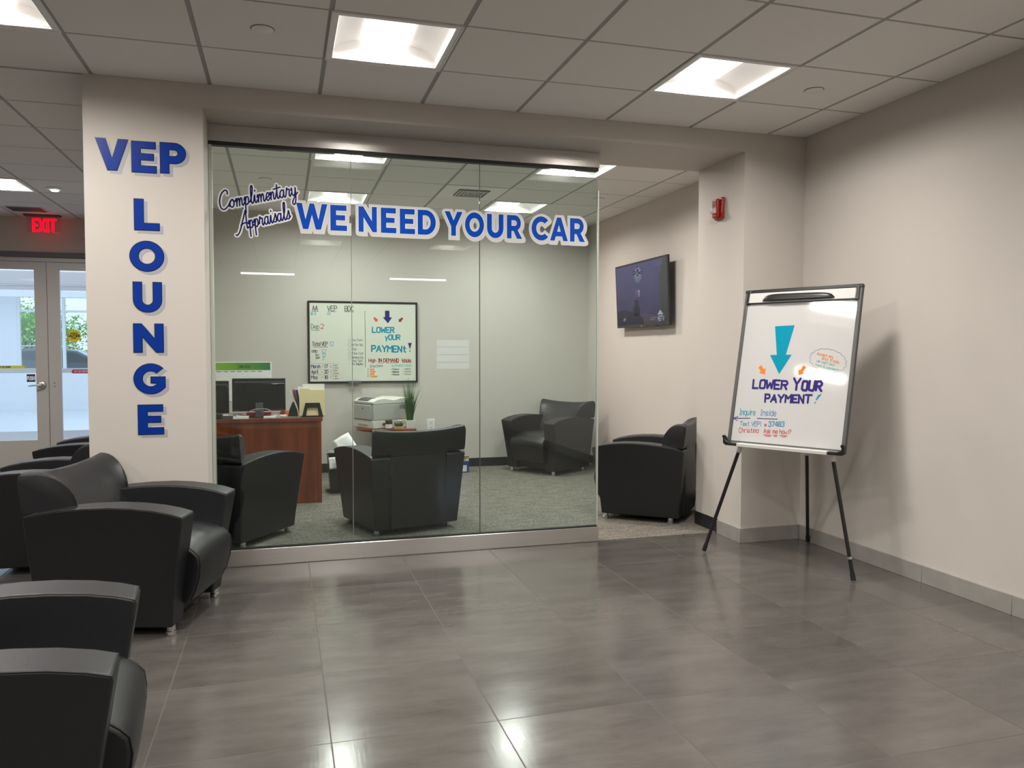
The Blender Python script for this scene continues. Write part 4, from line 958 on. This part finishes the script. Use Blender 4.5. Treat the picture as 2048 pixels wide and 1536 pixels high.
for s, n, z in (('March', '17', 1.172), ('April', '20', 1.112), ('May', '18', 1.052)):
    note(s, 1.296, z, .036, .0055, 'ink_violet', .100 if s == 'March' else .074); note('-', 1.408, z, .034, .004, 'ink_violet', .016); note(n, 1.436, z, .036, .0058, 'ink_violet', .044); note('<', 1.498, z, .034, .003, 'ink_grey', .026)
    note('4 last', 1.532, z+.022, .016, .0026, 'ink_grey', .050); note('4 more', 1.532, z-.006, .016, .0026, 'ink_grey', .060)
for k, s in enumerate(('One Point', 'No Sun App', 'Sign', 'Time Call', 'Wireless Call', 'Hour Spot', 'Tv Inquiry')):
    z = (1.470, 1.420, 1.370, 1.322, 1.276, 1.240, 1.204)[k]; c = [(1.712+.017*math.cos(R(30*a)), z+.009+.017*math.sin(R(30*a))) for a in range(13)]
    if k < 5: rule(c, .0024, 'ink_grey')
    else: note('-', 1.700, z, .026, .003, 'ink_grey', .014)
    note(s, 1.738, z, .025, .0034, 'ink_grey' if k < 6 else 'ink_black', .124 if k != 2 else .055)
rule([(1.884, 1.810), (1.886, 1.50), (1.883, 1.178)], .004, 'ink_black')
wpoly('drawn_arrow', 'ink_violet', [[(2.108, 1.815), (2.158, 1.815), (2.158, 1.740), (2.108, 1.740)], [(2.082, 1.742), (2.188, 1.740), (2.140, 1.672)]], 'violet arrow drawn pointing down')
def sa2(tail, tip, m, lab): wpoly('drawn_arrow', m, small_arrow(tail, tip, .012, .026, .028), lab)
sa2((1.985, 1.735), (2.025, 1.690), 'ink_salmon', 'salmon arrow drawn on the left'); sa2((2.305, 1.735), (2.262, 1.690), 'ink_darkred', 'dark red arrow drawn on the right')
note('LOWER', 1.966, 1.570, .056, .013, 'ink_teal', .254, sm=False); note('yOUR', 2.110, 1.490, .052, .012, 'ink_teal', .176, sm=False)
note('PAYMENt', 1.957, 1.355, .066, .015, 'ink_teal', .395, ang=-1, sm=False)
wpoly('drawn_mark', 'ink_violet', [[(2.366, 1.452), (2.410, 1.454), (2.388, 1.378)], [(2.382, 1.366), (2.394, 1.366), (2.394, 1.354), (2.382, 1.354)]], 'violet exclamation mark')
note('High', 1.925, 1.236, .036, .006, 'ink_darkred', .082); note('IN DEMAND', 2.026, 1.236, .038, .0075, 'ink_darkred', .240, sm=False); note('Vehicles', 2.292, 1.236, .038, .005, 'ink_darkred', .112)
rule([(2.028, 1.224), (2.09, 1.224)], .004, 'ink_darkred'); rule([(2.12, 1.224), (2.262, 1.228)], .004, 'ink_darkred'); rule([(2.305, 1.232), (2.405, 1.232)], .004, 'ink_darkred')
note('All our Buyers', 1.938, 1.184, .022, .003, 'ink_grey', .145); rule([(1.935, 1.178), (2.02, 1.178)], .0024, 'ink_blue'); note('ALSO NEED THESE!', 2.178, 1.184, .024, .003, 'ink_green', .235)
for k, s in enumerate(('Cars', 'Trucks', 'Vans', 'Coupes')): note('* ', 1.912, 1.148-.026*k, .02, .006, 'ink_black', .02); note(s, 1.936, 1.144-.026*k, .023, .0048, 'ink_orange', (.05, .06, .05, .085)[k])
for k, s in enumerate(('Chevy', 'Nissan', 'Mazda')): note('* '+s, 2.172, 1.146-.030*k, .018, .0034, 'ink_black', .095)
for k, s in enumerate(('Jaguar', 'Accord', 'Acura')): note('* '+s, 2.310, 1.150-.030*k, .018, .0030, 'ink_grey', .090)

# ---- wall calendar
t = thing('wall_calendar', 'large wall calendar with a green header behind the monitors', 'calendar', (0.589, YB, 1.03))
cal = MB().box((-.289, -.004, -.21), (.289, 0, .212)).build('sheet', 'cal_white', t)
flat('header_print', 'green_print', t, [[(-.283, -.0045, .122), (.275, -.0045, .122), (.275, -.0045, .203), (-.283, -.0045, .203)]], label='green printed header band')
write(t, 'GEICO', (-.040, .150), .022, .0045, 'ink_black', lambda x, y: (x, -.0050, y), w=.112, smooth=False, name='lettering')
b = MB(); ribbon(b, [(-.062, .200), (-.050, .172), (-.056, .140), (-.064, .126)], .003, lambda x, y: (x, -.0050, y)); b.build('printed_curve', 'ink_black', t)
for k in range(7): flat('day_label', 'ink_black', t, [[(-.278+.070*k, -.0046, .105), (-.228+.070*k, -.0046, .105), (-.228+.070*k, -.0046, .111), (-.278+.070*k, -.0046, .111)]])
b = MB()
for z in (.056, -.01, -.08, -.15): ribbon(b, [(-.28, z), (.24, z)], .0014, lambda x, y: (x, -.0046, y), caps=False)
for k in range(8): ribbon(b, [(-.28+.070*k, .075), (-.28+.070*k, -.20)], .0012, lambda x, y: (x, -.0046, y), caps=False)
b.build('ruled_grid', 'decal_grey', t)

# ================================================================== DESK AND WHAT IS ON IT
DT = 0.768
t = thing('desk', 'cherry wood office desk behind the left end of the glass', 'desk', (0.69, 2.72, 0.006))
MB().box((-.632, -.390, .728), (.640, .390, DT-.006)).build('desktop', 'cherry_wood', t, bevel=0.003)
MB().box((-.620, -.380, 0.0), (.598, -.358, .728)).build('modesty_panel', 'cherry_wood', t)
MB().box((.598, -.386, 0.0), (.628, .38, .728)).build('end_panel', 'cherry_wood', t, bevel=0.002)
MB().box((-.630, -.384, 0.0), (-.620, .38, .728)).build('end_panel', 'cherry_wood', t)
for k in range(3): MB().box((.22, .36, .04+.225*k), (.59, .378, .255+.225*k)).build('drawer', 'cherry_wood', t)
def monitor(x, y, z0, w, h, rz, label, base=True):
    t = thing('monitor', label, 'monitor', (x, y, DT), rz)
    z0 -= DT
    MB().box((-w/2, -.012, z0), (w/2, .018, z0+h)).build('casing', 'black_plastic', t, bevel=0.004)
    MB().box((-w/2+.006, -.030, z0+.008), (w/2-.006, -.012, z0+h-.045)).build('rear_cover', 'dark_screen', t, bevel=0.008)
    MB().box((-w/2+.02, -.0175, z0+h-.040), (w/2-.012, -.0115, z0+h-.026)).build('vent_groove', 'grey_plastic', t)
    MB().box((-w/2+.012, .0175, z0+.014), (w/2-.012, .0190, z0+h-.012)).build('screen', 'dark_screen', t)
    MB().box((-.032, -.058, max(.02, z0-.035)), (.032, -.030, z0+.075)).build('stand_neck', 'grey_plastic', t, bevel=0.004)
    MB().box((-.036, -.075, .001), (.036, -.020, .066)).build('stand_block', 'grey_plastic', t, bevel=0.004)
    MB().lathe([(0, 0.0), (.105, 0.0), (.105, .008), (.06, .014), (0, .014)], 28, (0, .01, 0)).build('stand_base', 'black_plastic', t, smooth=40)
monitor(.789, 2.505, .822, .452, .292, R(2), 'black monitor seen from behind on the desk, the right one of two')
monitor(.300, 2.62, .800, .46, .290, R(-2), 'black monitor cut off by the glass edge, the left one of two')
def sheet(name, m, label, cat, c, w, d, th, rz, tilt=(0, 0), group=None):
    o = MB().box((-w/2, -d/2, 0), (w/2, d/2, th)).build(name, m); o.location = c; o.rotation_euler = (tilt[0], tilt[1], rz); tag(o, label, cat, group); return o
sheet('paper_stack', 'paper', 'loose white papers left of the monitor stand block on the desk edge', 'papers', (.640, 2.365, DT+.0005), .13, .055, .022, R(4))
sheet('notebook', 'note_red', 'red notebook lying on the white papers at the monitor foot', 'notebook', (.765, 2.398, DT+.0112), .19, .075, .014, R(-3)) if False else None
sheet('paper_stack', 'paper', 'loose white papers right of the monitor stand block on the desk edge', 'papers', (.880, 2.368, DT+.0005), .10, .06, .016, R(-6))
o = MB().box((-.105, -.04, 0), (.105, .04, .026)).build('notebook', 'note_red', bevel=0.002); o.location = (.785, 2.545, DT+.0150); tag(o, 'red notebook lying under the right monitor', 'notebook')
sheet('paper_sheet', 'paper', 'tilted white sheet on the desk left of the red notebook', 'papers', (.555, 2.47, DT+.0008), .12, .13, .024, R(14))
sheet('paper_sheet', 'paper', 'white sheets on the desk right of the red notebook', 'papers', (.965, 2.45, DT+.0008), .12, .09, .018, R(-10))
o = MB().box((-.05, -.03, 0), (.05, .03, .045)).build('box', 'black_plastic', bevel=0.006); o.location = (.44, 2.385, DT+.0005); tag(o, 'small black box on the desk edge at its far left', 'box')
sheet('paper_stack', 'paper', 'white paper pad at the left end of the desk front', 'papers', (.44, 2.46, DT+.0005), .15, .11, .016, R(-8))
sheet('folder', 'folder_blue', 'blue folder at the far left end of the desk', 'folder', (.27, 2.44, DT+.0005), .16, .13, .02, R(5))
o = MB().box((-.06, -.022, 0), (.06, .022, .028)).build('power_strip', 'grey_plastic', bevel=0.004); o.location = (.545, 2.375, DT+.0005); o.rotation_euler = (0, 0, R(-4)); tag(o, 'small dark adapter box on the desk edge left of the monitor stand', 'adapter')
o = MB().lathe([(0, 0), (.038, 0), (.042, .05), (.030, .062), (.034, .07), (0, .07)], 12).build('pouch', 'orange_cloth', smooth=50); o.location = (1.005, 2.55, DT+.0005); o.scale = (1, .6, .7); tag(o, 'small orange pouch right of the monitor', 'pouch')
o = MB().loft([[(-.04, -.05, 0), (.045, -.05, 0), (.045, .05, 0), (-.04, .05, 0)], [(-.03, -.05, .06), (.04, -.05, .06), (.04, .05, .06), (-.03, .05, .06)], [(.0, -.05, .135), (.012, -.05, .135), (.012, .05, .135), (.0, .05, .135)]]).build('book_end', 'black_plastic', bevel=0.004); o.location = (1.075, 2.44, DT+.0005); tag(o, 'black pointed holder between the monitor and the folders', 'holder')
# cables at the monitor foot
def cable(pts, r, m, label):
    pl = [Vector(p) for p in pts]; out = []
    for i in range(len(pl)-1):
        p0, p1, p2, p3 = pl[max(i-1, 0)], pl[i], pl[i+1], pl[min(i+2, len(pl)-1)]
        for s in range(6):
            u = s/6; out.append(0.5*((2*p1)+(-p0+p2)*u+(2*p0-5*p1+4*p2-p3)*u*u+(-p0+3*p1-3*p2+p3)*u**3))
    out.append(pl[-1]); o = MB().tube(out, r, 8).build('cable', m, smooth=60); tag(o, label, 'cable'); return o
cable([(.53, 2.43, DT+.034), (.66, 2.405, DT+.042), (.74, 2.40, DT+.072), (.79, 2.415, DT+.078)], .0045, 'cable_grey', 'grey cable rising from the left to the monitor stand')
cable([(.79, 2.415, DT+.078), (.86, 2.385, DT+.076), (.93, 2.375, DT+.035), (.99, 2.37, DT+.008), (1.02, 2.37, DT+.006), (1.12, 2.352, DT+.005)], .0045, 'cable_grey', 'grey cable running right from the monitor stand')
cable([(.575, 2.40, DT+.034), (.62, 2.375, DT+.040), (.66, 2.372, DT+.030), (.70, 2.385, DT+.020)], .004, 'black_plastic', 'black cable at the left of the monitor stand')
# file sorter with folders
t = thing('file_sorter', 'black sloping file sorter at the right end of the desk', 'file sorter', (1.245, 2.45, DT))
def trap(y, s): 
    b = MB()
    b.prism([(-.092, .001), (-.058, .001), (-.045, .085), (.045, .085), (.058, .001), (.092, .001), (.062, .128), (-.062, .128)], lambda p: (p[0]*s, y, p[1]*s), lambda p: (p[0]*s, y+.008, p[1]*s)); return b
for k in range(5): trap(-.085+.035*k, 1-.03*k if k else 1).build('divider', 'black_plastic', t, bevel=0.002, seg=1)
MB().box((-.095, -.07, .001), (.095, .09, .012)).build('base_tray', 'black_plastic', t)
def upright(name, m, label, cat, y, x0, x1, z0, z1, lean=0.0, th=.004, tab=None, skew=0.0):
    pts = [(x0+skew, z0), (x1+skew*.3, z0), (x1, z1), (x0, z1)] if not tab else [(x0, z0), (x1, z0), (x1, z1-.012), (x0+.10, z1-.012), (x0+.085, z1), (x0+.015, z1), (x0, z1-.012)]
    o = MB().prism([(a, b) for a, b in pts], lambda p: (p[0], lean*(p[1]-z0), p[1]-z0), lambda p: (p[0], th+lean*(p[1]-z0), p[1]-z0)).build(name, m)
    o.location = (0, y, z0); return tag(o, label, cat)
upright('folder', 'manila', 'manila folder at the front of the file sorter', 'folder', 2.378, 1.132, 1.352, DT+.014, 1.022, .01, .012, tab=True)
upright('paper_sheet', 'paper', 'white sheet standing tall behind the manila folder', 'papers', 2.4125, 1.160, 1.352, DT+.014, 1.062, .012, .004)
upright('paper_sheet', 'paper', 'white papers standing left behind the manila folder', 'papers', 2.4195, 1.118, 1.30, DT+.014, 1.040, .012, .006, skew=.03)
upright('folder', 'folder_blue', 'blue folder leaning in the file sorter', 'folder', 2.4450, 1.098, 1.30, DT+.014, 1.010, .012, .008, skew=.045)
upright('paper_sheet', 'paper', 'white papers between the red and the blue folder', 'papers', 2.4560, 1.092, 1.29, DT+.014, 1.016, .012, .006, skew=.05)
upright('folder', 'folder_red', 'red folder leaning in the file sorter', 'folder', 2.4800, 1.076, 1.28, DT+.014, 1.012, .012, .008, skew=.06)
upright('paper_sheet', 'paper', 'white sheet slipping out left of the red folder', 'papers', 2.4910, 1.050, 1.25, DT+.014, 1.000, .012, .003, skew=.11)

# ================================================================== PRINTER TABLE
TZ = 0.535
t = thing('side_table', 'low cherry wood table with a rounded end under the printer', 'table', (2.20, 3.74, 0.006))
ol = [(.150, -.30), (.150, .35)]+[(-.145+(-.30)*math.sin(R(a)), .025+.325*math.cos(R(a))) for a in range(0, 181, 12)]
MB().prism(ol, lambda p: (p[0], p[1], TZ-.036), lambda p: (p[0], p[1], TZ-.006)).build('table_top', 'cherry_wood', t, bevel=0.004)
MB().box((-.06, -.06, 0.0), (-.02, .26, TZ-.036)).build('leg_panel', 'cherry_wood', t)
MB().box((.11, -.26, 0.0), (.14, .30, TZ-.036)).build('leg_panel', 'cherry_wood', t)
MB().box((-.02, .08, .28), (.11, .10, TZ-.036)).build('stretcher_panel', 'cherry_wood', t)
t = thing('printer', 'grey and white office printer on the low table under the whiteboard', 'printer', (2.030, 3.80, TZ+.001), R(-64.4))
pw, pd = .20, .235
MB().box((-pw, -pd, .0), (pw, pd, .085)).build('paper_tray', 'printer_light', t, bevel=0.006)
MB().box((-.10, -pd-.004, .028), (.10, -pd+.004, .050)).build('tray_grip', 'printer_grey', t, bevel=0.003)
MB().box((-pw, -pd+.004, .087), (pw, pd, .255)).build('body', 'printer_grey', t, bevel=0.006)
MB().box((-pw+.012, -pd-.006, .092), (pw-.040, -pd+.010, .248)).build('front_door', 'printer_grey', t, bevel=0.006)
tp = [(-pd, .257), (-pd-.004, .285), (-pd+.05, .312), (-pd+.14, .322), (.03, .300), (.12, .322), (pd, .318), (pd, .257)]
MB().prism(tp, lambda p: (-pw, p[0], p[1]), lambda p: (pw, p[0], p[1])).build('top_cover', 'printer_light', t, bevel=0.008)
MB().prism([(-pd+.002, .294), (-pd+.052, .317), (-pd+.105, .324), (-pd+.10, .312), (-pd+.01, .286)], lambda p: (-.13, p[0], p[1]), lambda p: (.09, p[0], p[1])).build('control_panel', 'grey_plastic', t, bevel=0.004)
MB().box((-.010, -pd-.0085, .20), (.006, -pd-.0055, .216)).build('maker_badge', 'grey_plastic', t)
for k in range(6): MB().box((pw-.002, .10+.016*k, .20), (pw+.0015, .108+.016*k, .245)).build('vent_slot', 'grey_plastic', t)
b = MB().lathe([(.016, 0), (.020, 0), (.020, .003), (.016, .003)], 20); b.v = [(pw+z, -.10+x, .045+y*.6) for x, y, z in b.v]; b.build('side_latch', 'black_plastic', t)
# jar, little planter, grass pot
t = thing('jar', 'brown jar with a pale label between the printer and the plants', 'jar', (2.066, 3.500, TZ+.0005))
MB().lathe([(0, 0), (.036, 0), (.038, .006), (.038, .058), (.034, .066), (0, .066)], 24).build('glass_body', 'jar_brown', t, smooth=40)
MB().lathe([(0, .066), (.038, .066), (.038, .090), (.036, .094), (0, .094)], 24).build('lid', 'jar_brown', t, smooth=40)
MB().loft([[(.0385*math.cos(R(a)), .0385*math.sin(R(a)), z) for a in range(180, 361, 15)] for z in (.008, .052)], cap=False, close=False).build('paper_label', 'label_white', t, smooth=60)
def blades(mb, n, r0, h0, h1, spread, wd, seg=6, seed=1):
    rnd = random.Random(seed)
    for _ in range(n):
        a = rnd.uniform(0, 2*math.pi); rr = r0*math.sqrt(rnd.random()); h = rnd.uniform(h0, h1); sp = rnd.uniform(.15, 1)**1.3*spread
        a2 = a+rnd.uniform(-.5, .5); tw = rnd.uniform(0, math.pi); prev = None; o = len(mb.v)
        for k in range(seg+1):
            u = k/seg; w = wd*(1-u**1.6)*.5+.0004; x = rr*math.cos(a)+sp*u**1.7*math.cos(a2); y = rr*math.sin(a)+sp*u**1.7*math.sin(a2)*.7; z = h*(u-.18*u**3*sp/spread)
            mb.v += [(x-w*math.cos(tw), y-w*math.sin(tw), z), (x+w*math.cos(tw), y+w*math.sin(tw), z)]
            if k: q = o+2*k; mb.f.append((q-2, q-1, q+1, q))
    return mb
t = thing('small_planter', 'little wooden box of short green sprigs beside the brown jar', 'planter', (2.166, 3.474, TZ+.0005))
fr_ = MB().box((-.052, -.03, 0), (.052, .03, .028)); fr_.build('wooden_box', 'wood_light', t, bevel=0.002)
g = blades(MB(), 90, .030, .03, .060, .03, .006, 4, 5); g.v = [(x*1.3, y, z+.026) for x, y, z in g.v]; g.build('sprigs', 'plant_green', t)
for s in (-1, 1): MB().lathe([(0, 0), (.007, .004), (.009, .012), (.006, .02), (0, .022)], 14, (s*.010+.01, -.018, .072)).build('glass_bead', 'chrome', t, smooth=60)
t = thing('potted_grass', 'tall green grass in a white pot right of the printer', 'potted plant', (2.294, 3.520, TZ+.0005))
MB().loft([[(x*s, y*s, z) for x, y in ((-.05, -.05), (.05, -.05), (.05, .05), (-.05, .05))] for s, z in ((.88, 0), (1.06, .088), (.98, .088), (.96, .074))]).build('pot', 'pot_white', t, bevel=0.004)
g = blades(MB(), 150, .036,   .22, .50, .12, .0065, 7, 3); g.v = [(x, y, z+.070) for x, y, z in g.v]
g.build('grass', 'plant_green', t)
# outlet
t = thing('wall_outlet', 'white wall outlet on the office wall right of the potted grass', 'outlet', (2.630, YB, 0.507))
MB().box((-.046, -.007, -.070), (.046, 0, .070)).build('cover_plate', 'white_trim', t, bevel=0.003)
b = MB().lathe([(0, 0), (.019, 0), (.019, .003), (0, .003)], 20); 
for z in (.026, -.026):
    q = MB(); q.v = [(x, -.007-zz, y+z) for x, y, zz in b.v]; q.f = b.f; s_ = q.build('socket', 'decal_grey', t)
    for dx in (-.006, .006): MB().box((dx-.0015, -.0106, z-.004), (dx+.0015, -.0099, z+.006)).build('slot', 'black_gap', s_)
# waste bin and paper
t = thing('waste_bin', 'black waste bin beside the desk, heaped with paper', 'waste bin', (1.535, 2.890, 0.006))
def rect(s, z, w=.135, d=.16): return [(-w*s, -d*s, z), (w*s, -d*s, z), (w*s, d*s, z), (-w*s, d*s, z)]
MB().loft([rect(.84, 0), rect(1, .335), rect(1.03, .335), rect(1.03, .350), rect(.97, .350), rect(.80, .012)]).build('bin_body', 'black_plastic', t, bevel=0.004)
rnd = random.Random(11)
def loose(c, w, d, rot, label, m='paper', curl=.02):
    n = 6; vs = []; fs = []
    for j in range(n+1):
        for i in range(n+1):
            u, v = i/n-.5, j/n-.5; vs.append((u*w, v*d, curl*math.sin(u*5+v*2)+.6*curl*math.cos(v*6)))
    for j in range(n):
        for i in range(n): a = j*(n+1)+i; fs.append((a, a+1, a+n+2, a+n+1))
    o = MB().add(vs, fs).build('waste_paper', m, smooth=60); so = o.modifiers.new('thickness', 'SOLIDIFY'); so.thickness = .0012
    o.location = c; o.rotation_euler = rot; return tag(o, label, 'waste paper', 'papers in the waste bin')
loose((1.570, 2.90, .452), .17, .19, (R(66), R(-28), R(8)), 'white sheet standing up like a peak out of the waste bin', curl=.006)
loose((1.452, 2.696, .305), .10, .11, (R(84), R(-4), R(3)), 'crumpled white sheet hanging over the near left of the waste bin', curl=.010)
loose((1.440, 2.86, .400), .085, .08, (R(10), R(4), R(20)), 'printed grey sheet lying on top of the waste bin', 'ink_grey', curl=.004)
# carton
t = thing('carton', 'small open blue carton with white and yellow panels on the office floor', 'carton', (2.860, 3.80, 0.006))
MB().box((-.12, -.10, 0), (.12, .10, .185)).build('carton_body', 'carton_blue', t, bevel=0.002)
flat('label_panel', 'label_white', t, [[(-.03, -.1008, .012), (.095, -.1008, .012), (.095, -.1008, .082), (-.03, -.1008, .082)]], label='white label low on the carton')
flat('upper_panel', 'label_white', t, [[(-.118, -.1006, .128), (.118, -.1006, .128), (.118, -.1006, .184), (-.118, -.1006, .184)]], label='white band along the top')
flat('yellow_panel', 'carton_yellow', t, [[(.01, -.1010, .133), (.085, -.1010, .133), (.085, -.1010, .176), (.01, -.1010, .176)]])
flat('printed_code', 'ink_black', t, [[(.06, -.1012, .02), (.085, -.1012, .02), (.085, -.1012, .04), (.06, -.1012, .04)]]) if False else None
MB().box((-.12, -.13, .186), (.12, -.02, .189)).build('flap', 'carton_brown', t)

# ================================================================== OUTSIDE THE HALL WINDOWS
t = thing('car', 'dark estate car parked outside, seen through the doors and the hall windows', 'car', (-5.45, 22.6, 0))
prof = [(-2.2, .45), (-2.25, .80), (-2.05, .98), (-1.75, 1.34), (-1.35, 1.44), (-.2, 1.47), (.45, 1.40), (1.15, 1.02), (1.95, .90), (2.25, .72), (2.28, .40), (1.7, .30), (-1.7, .30)]
rings = []
for y, s in ((-.88, .0), (-.84, 1), (.84, 1), (.88, .0)):
    rings.append([(x*(1 if s else .985), y*(1-.20*max(0, (z-.95)/.5)), z if s else .5+(z-.5)*.97) for x, z in prof])
MB().loft(rings).build('body', 'car_paint', t, bevel=.03, seg=2, smooth=40)
side = [(-1.62, 1.02), (-1.42, 1.34), (-.20, 1.39), (.40, 1.32), (.98, 1.04)]
for s in (-1, 1): flat('side_window', 'car_glass', t, [[(x, s*(.86*(1-.20*max(0, (z-.95)/.5))+.018), z) for x, z in side]])
flat('rear_window', 'car_glass', t, [[(-2.06, -.60, 1.02), (-1.80, -.55, 1.31), (-1.80, .55, 1.31), (-2.06, .60, 1.02)]])
for s in (-1, 1):
    MB().tube([(-1.4, s*.62, 1.46), (-1.3, s*.62, 1.53), (-.1, s*.62, 1.545), (.2, s*.62, 1.47)], .022, 8).build('roof_rail', 'aluminium', t, smooth=50)
    MB().box((-2.27, s*.60-.14, .80), (-2.10, s*.60+.14, .96)).build('tail_lamp', 'lamp_red', t, bevel=.02)
    for x in (-1.35, 1.40):
        w = MB().lathe([(0, 0), (.30, 0), (.33, .04), (.33, .18), (.30, .22), (0, .22)], 24); w.v = [(x+a, s*.76+(c-.11), .33+b_) for a, b_, c in w.v]; wo = w.build('wheel', 'tyre', t, smooth=40)
        r = MB().lathe([(0, 0), (.20, 0), (.20, .02), (0, .02)], 18); r.v = [(x+a, s*(.875)+(c-.01), .33+b_) for a, b_, c in r.v]; r.build('wheel_rim', 'aluminium', wo, smooth=40)
def tree(x, y, h, r, seed, label, n=12000):
    rnd = random.Random(seed); t = thing('tree', label, 'tree', (x, y, 0), group=None)
    MB().tube([(0, 0, 0), (.05, .02, h*.35), (-.04, 0, h*.7)], .16, 10, r2=.06).build('trunk', 'bark', t, smooth=60)
    for k in range(5):
        a = k*1.3; MB().tube([(0, 0, h*.35), (math.cos(a)*r*.35, math.sin(a)*r*.35, h*.55), (math.cos(a)*r*.6, math.sin(a)*r*.6, h*.7)], .06, 7, r2=.02).build('branch', 'bark', t, smooth=60)
    b = MB(); cl = [(Vector((rnd.gauss(0, r*.42), rnd.gauss(0, r*.42), h*rnd.uniform(.30, .98))), rnd.uniform(.25, .5)*r) for _ in range(26)]
    for _ in range(n):
        c, cr_ = rnd.choice(cl); p = c+Vector((rnd.gauss(0, 1), rnd.gauss(0, 1), rnd.gauss(0, .8)))*cr_*.5
        if p.z < .4: continue
        q = Vector((rnd.uniform(-1, 1), rnd.uniform(-1, 1), rnd.uniform(-.6, .6))).normalized(); w = q.cross(Vector((rnd.random(), rnd.random(), 1))).normalized(); s = rnd.uniform(.045, .09)
        b.add([p-q*s, p+w*s*.5, p+q*s, p-w*s*.5], [(0, 1, 2, 3)])
    b.build('crown', 'foliage', t)
tree(-8.6, 30.0, 2.7, 2.0, 21, 'green tree behind the parked car, left of the door stile')
tree(-4.6, 34.0, 3.3, 2.3, 22, 'taller green tree behind the parked car, right of the door stile')
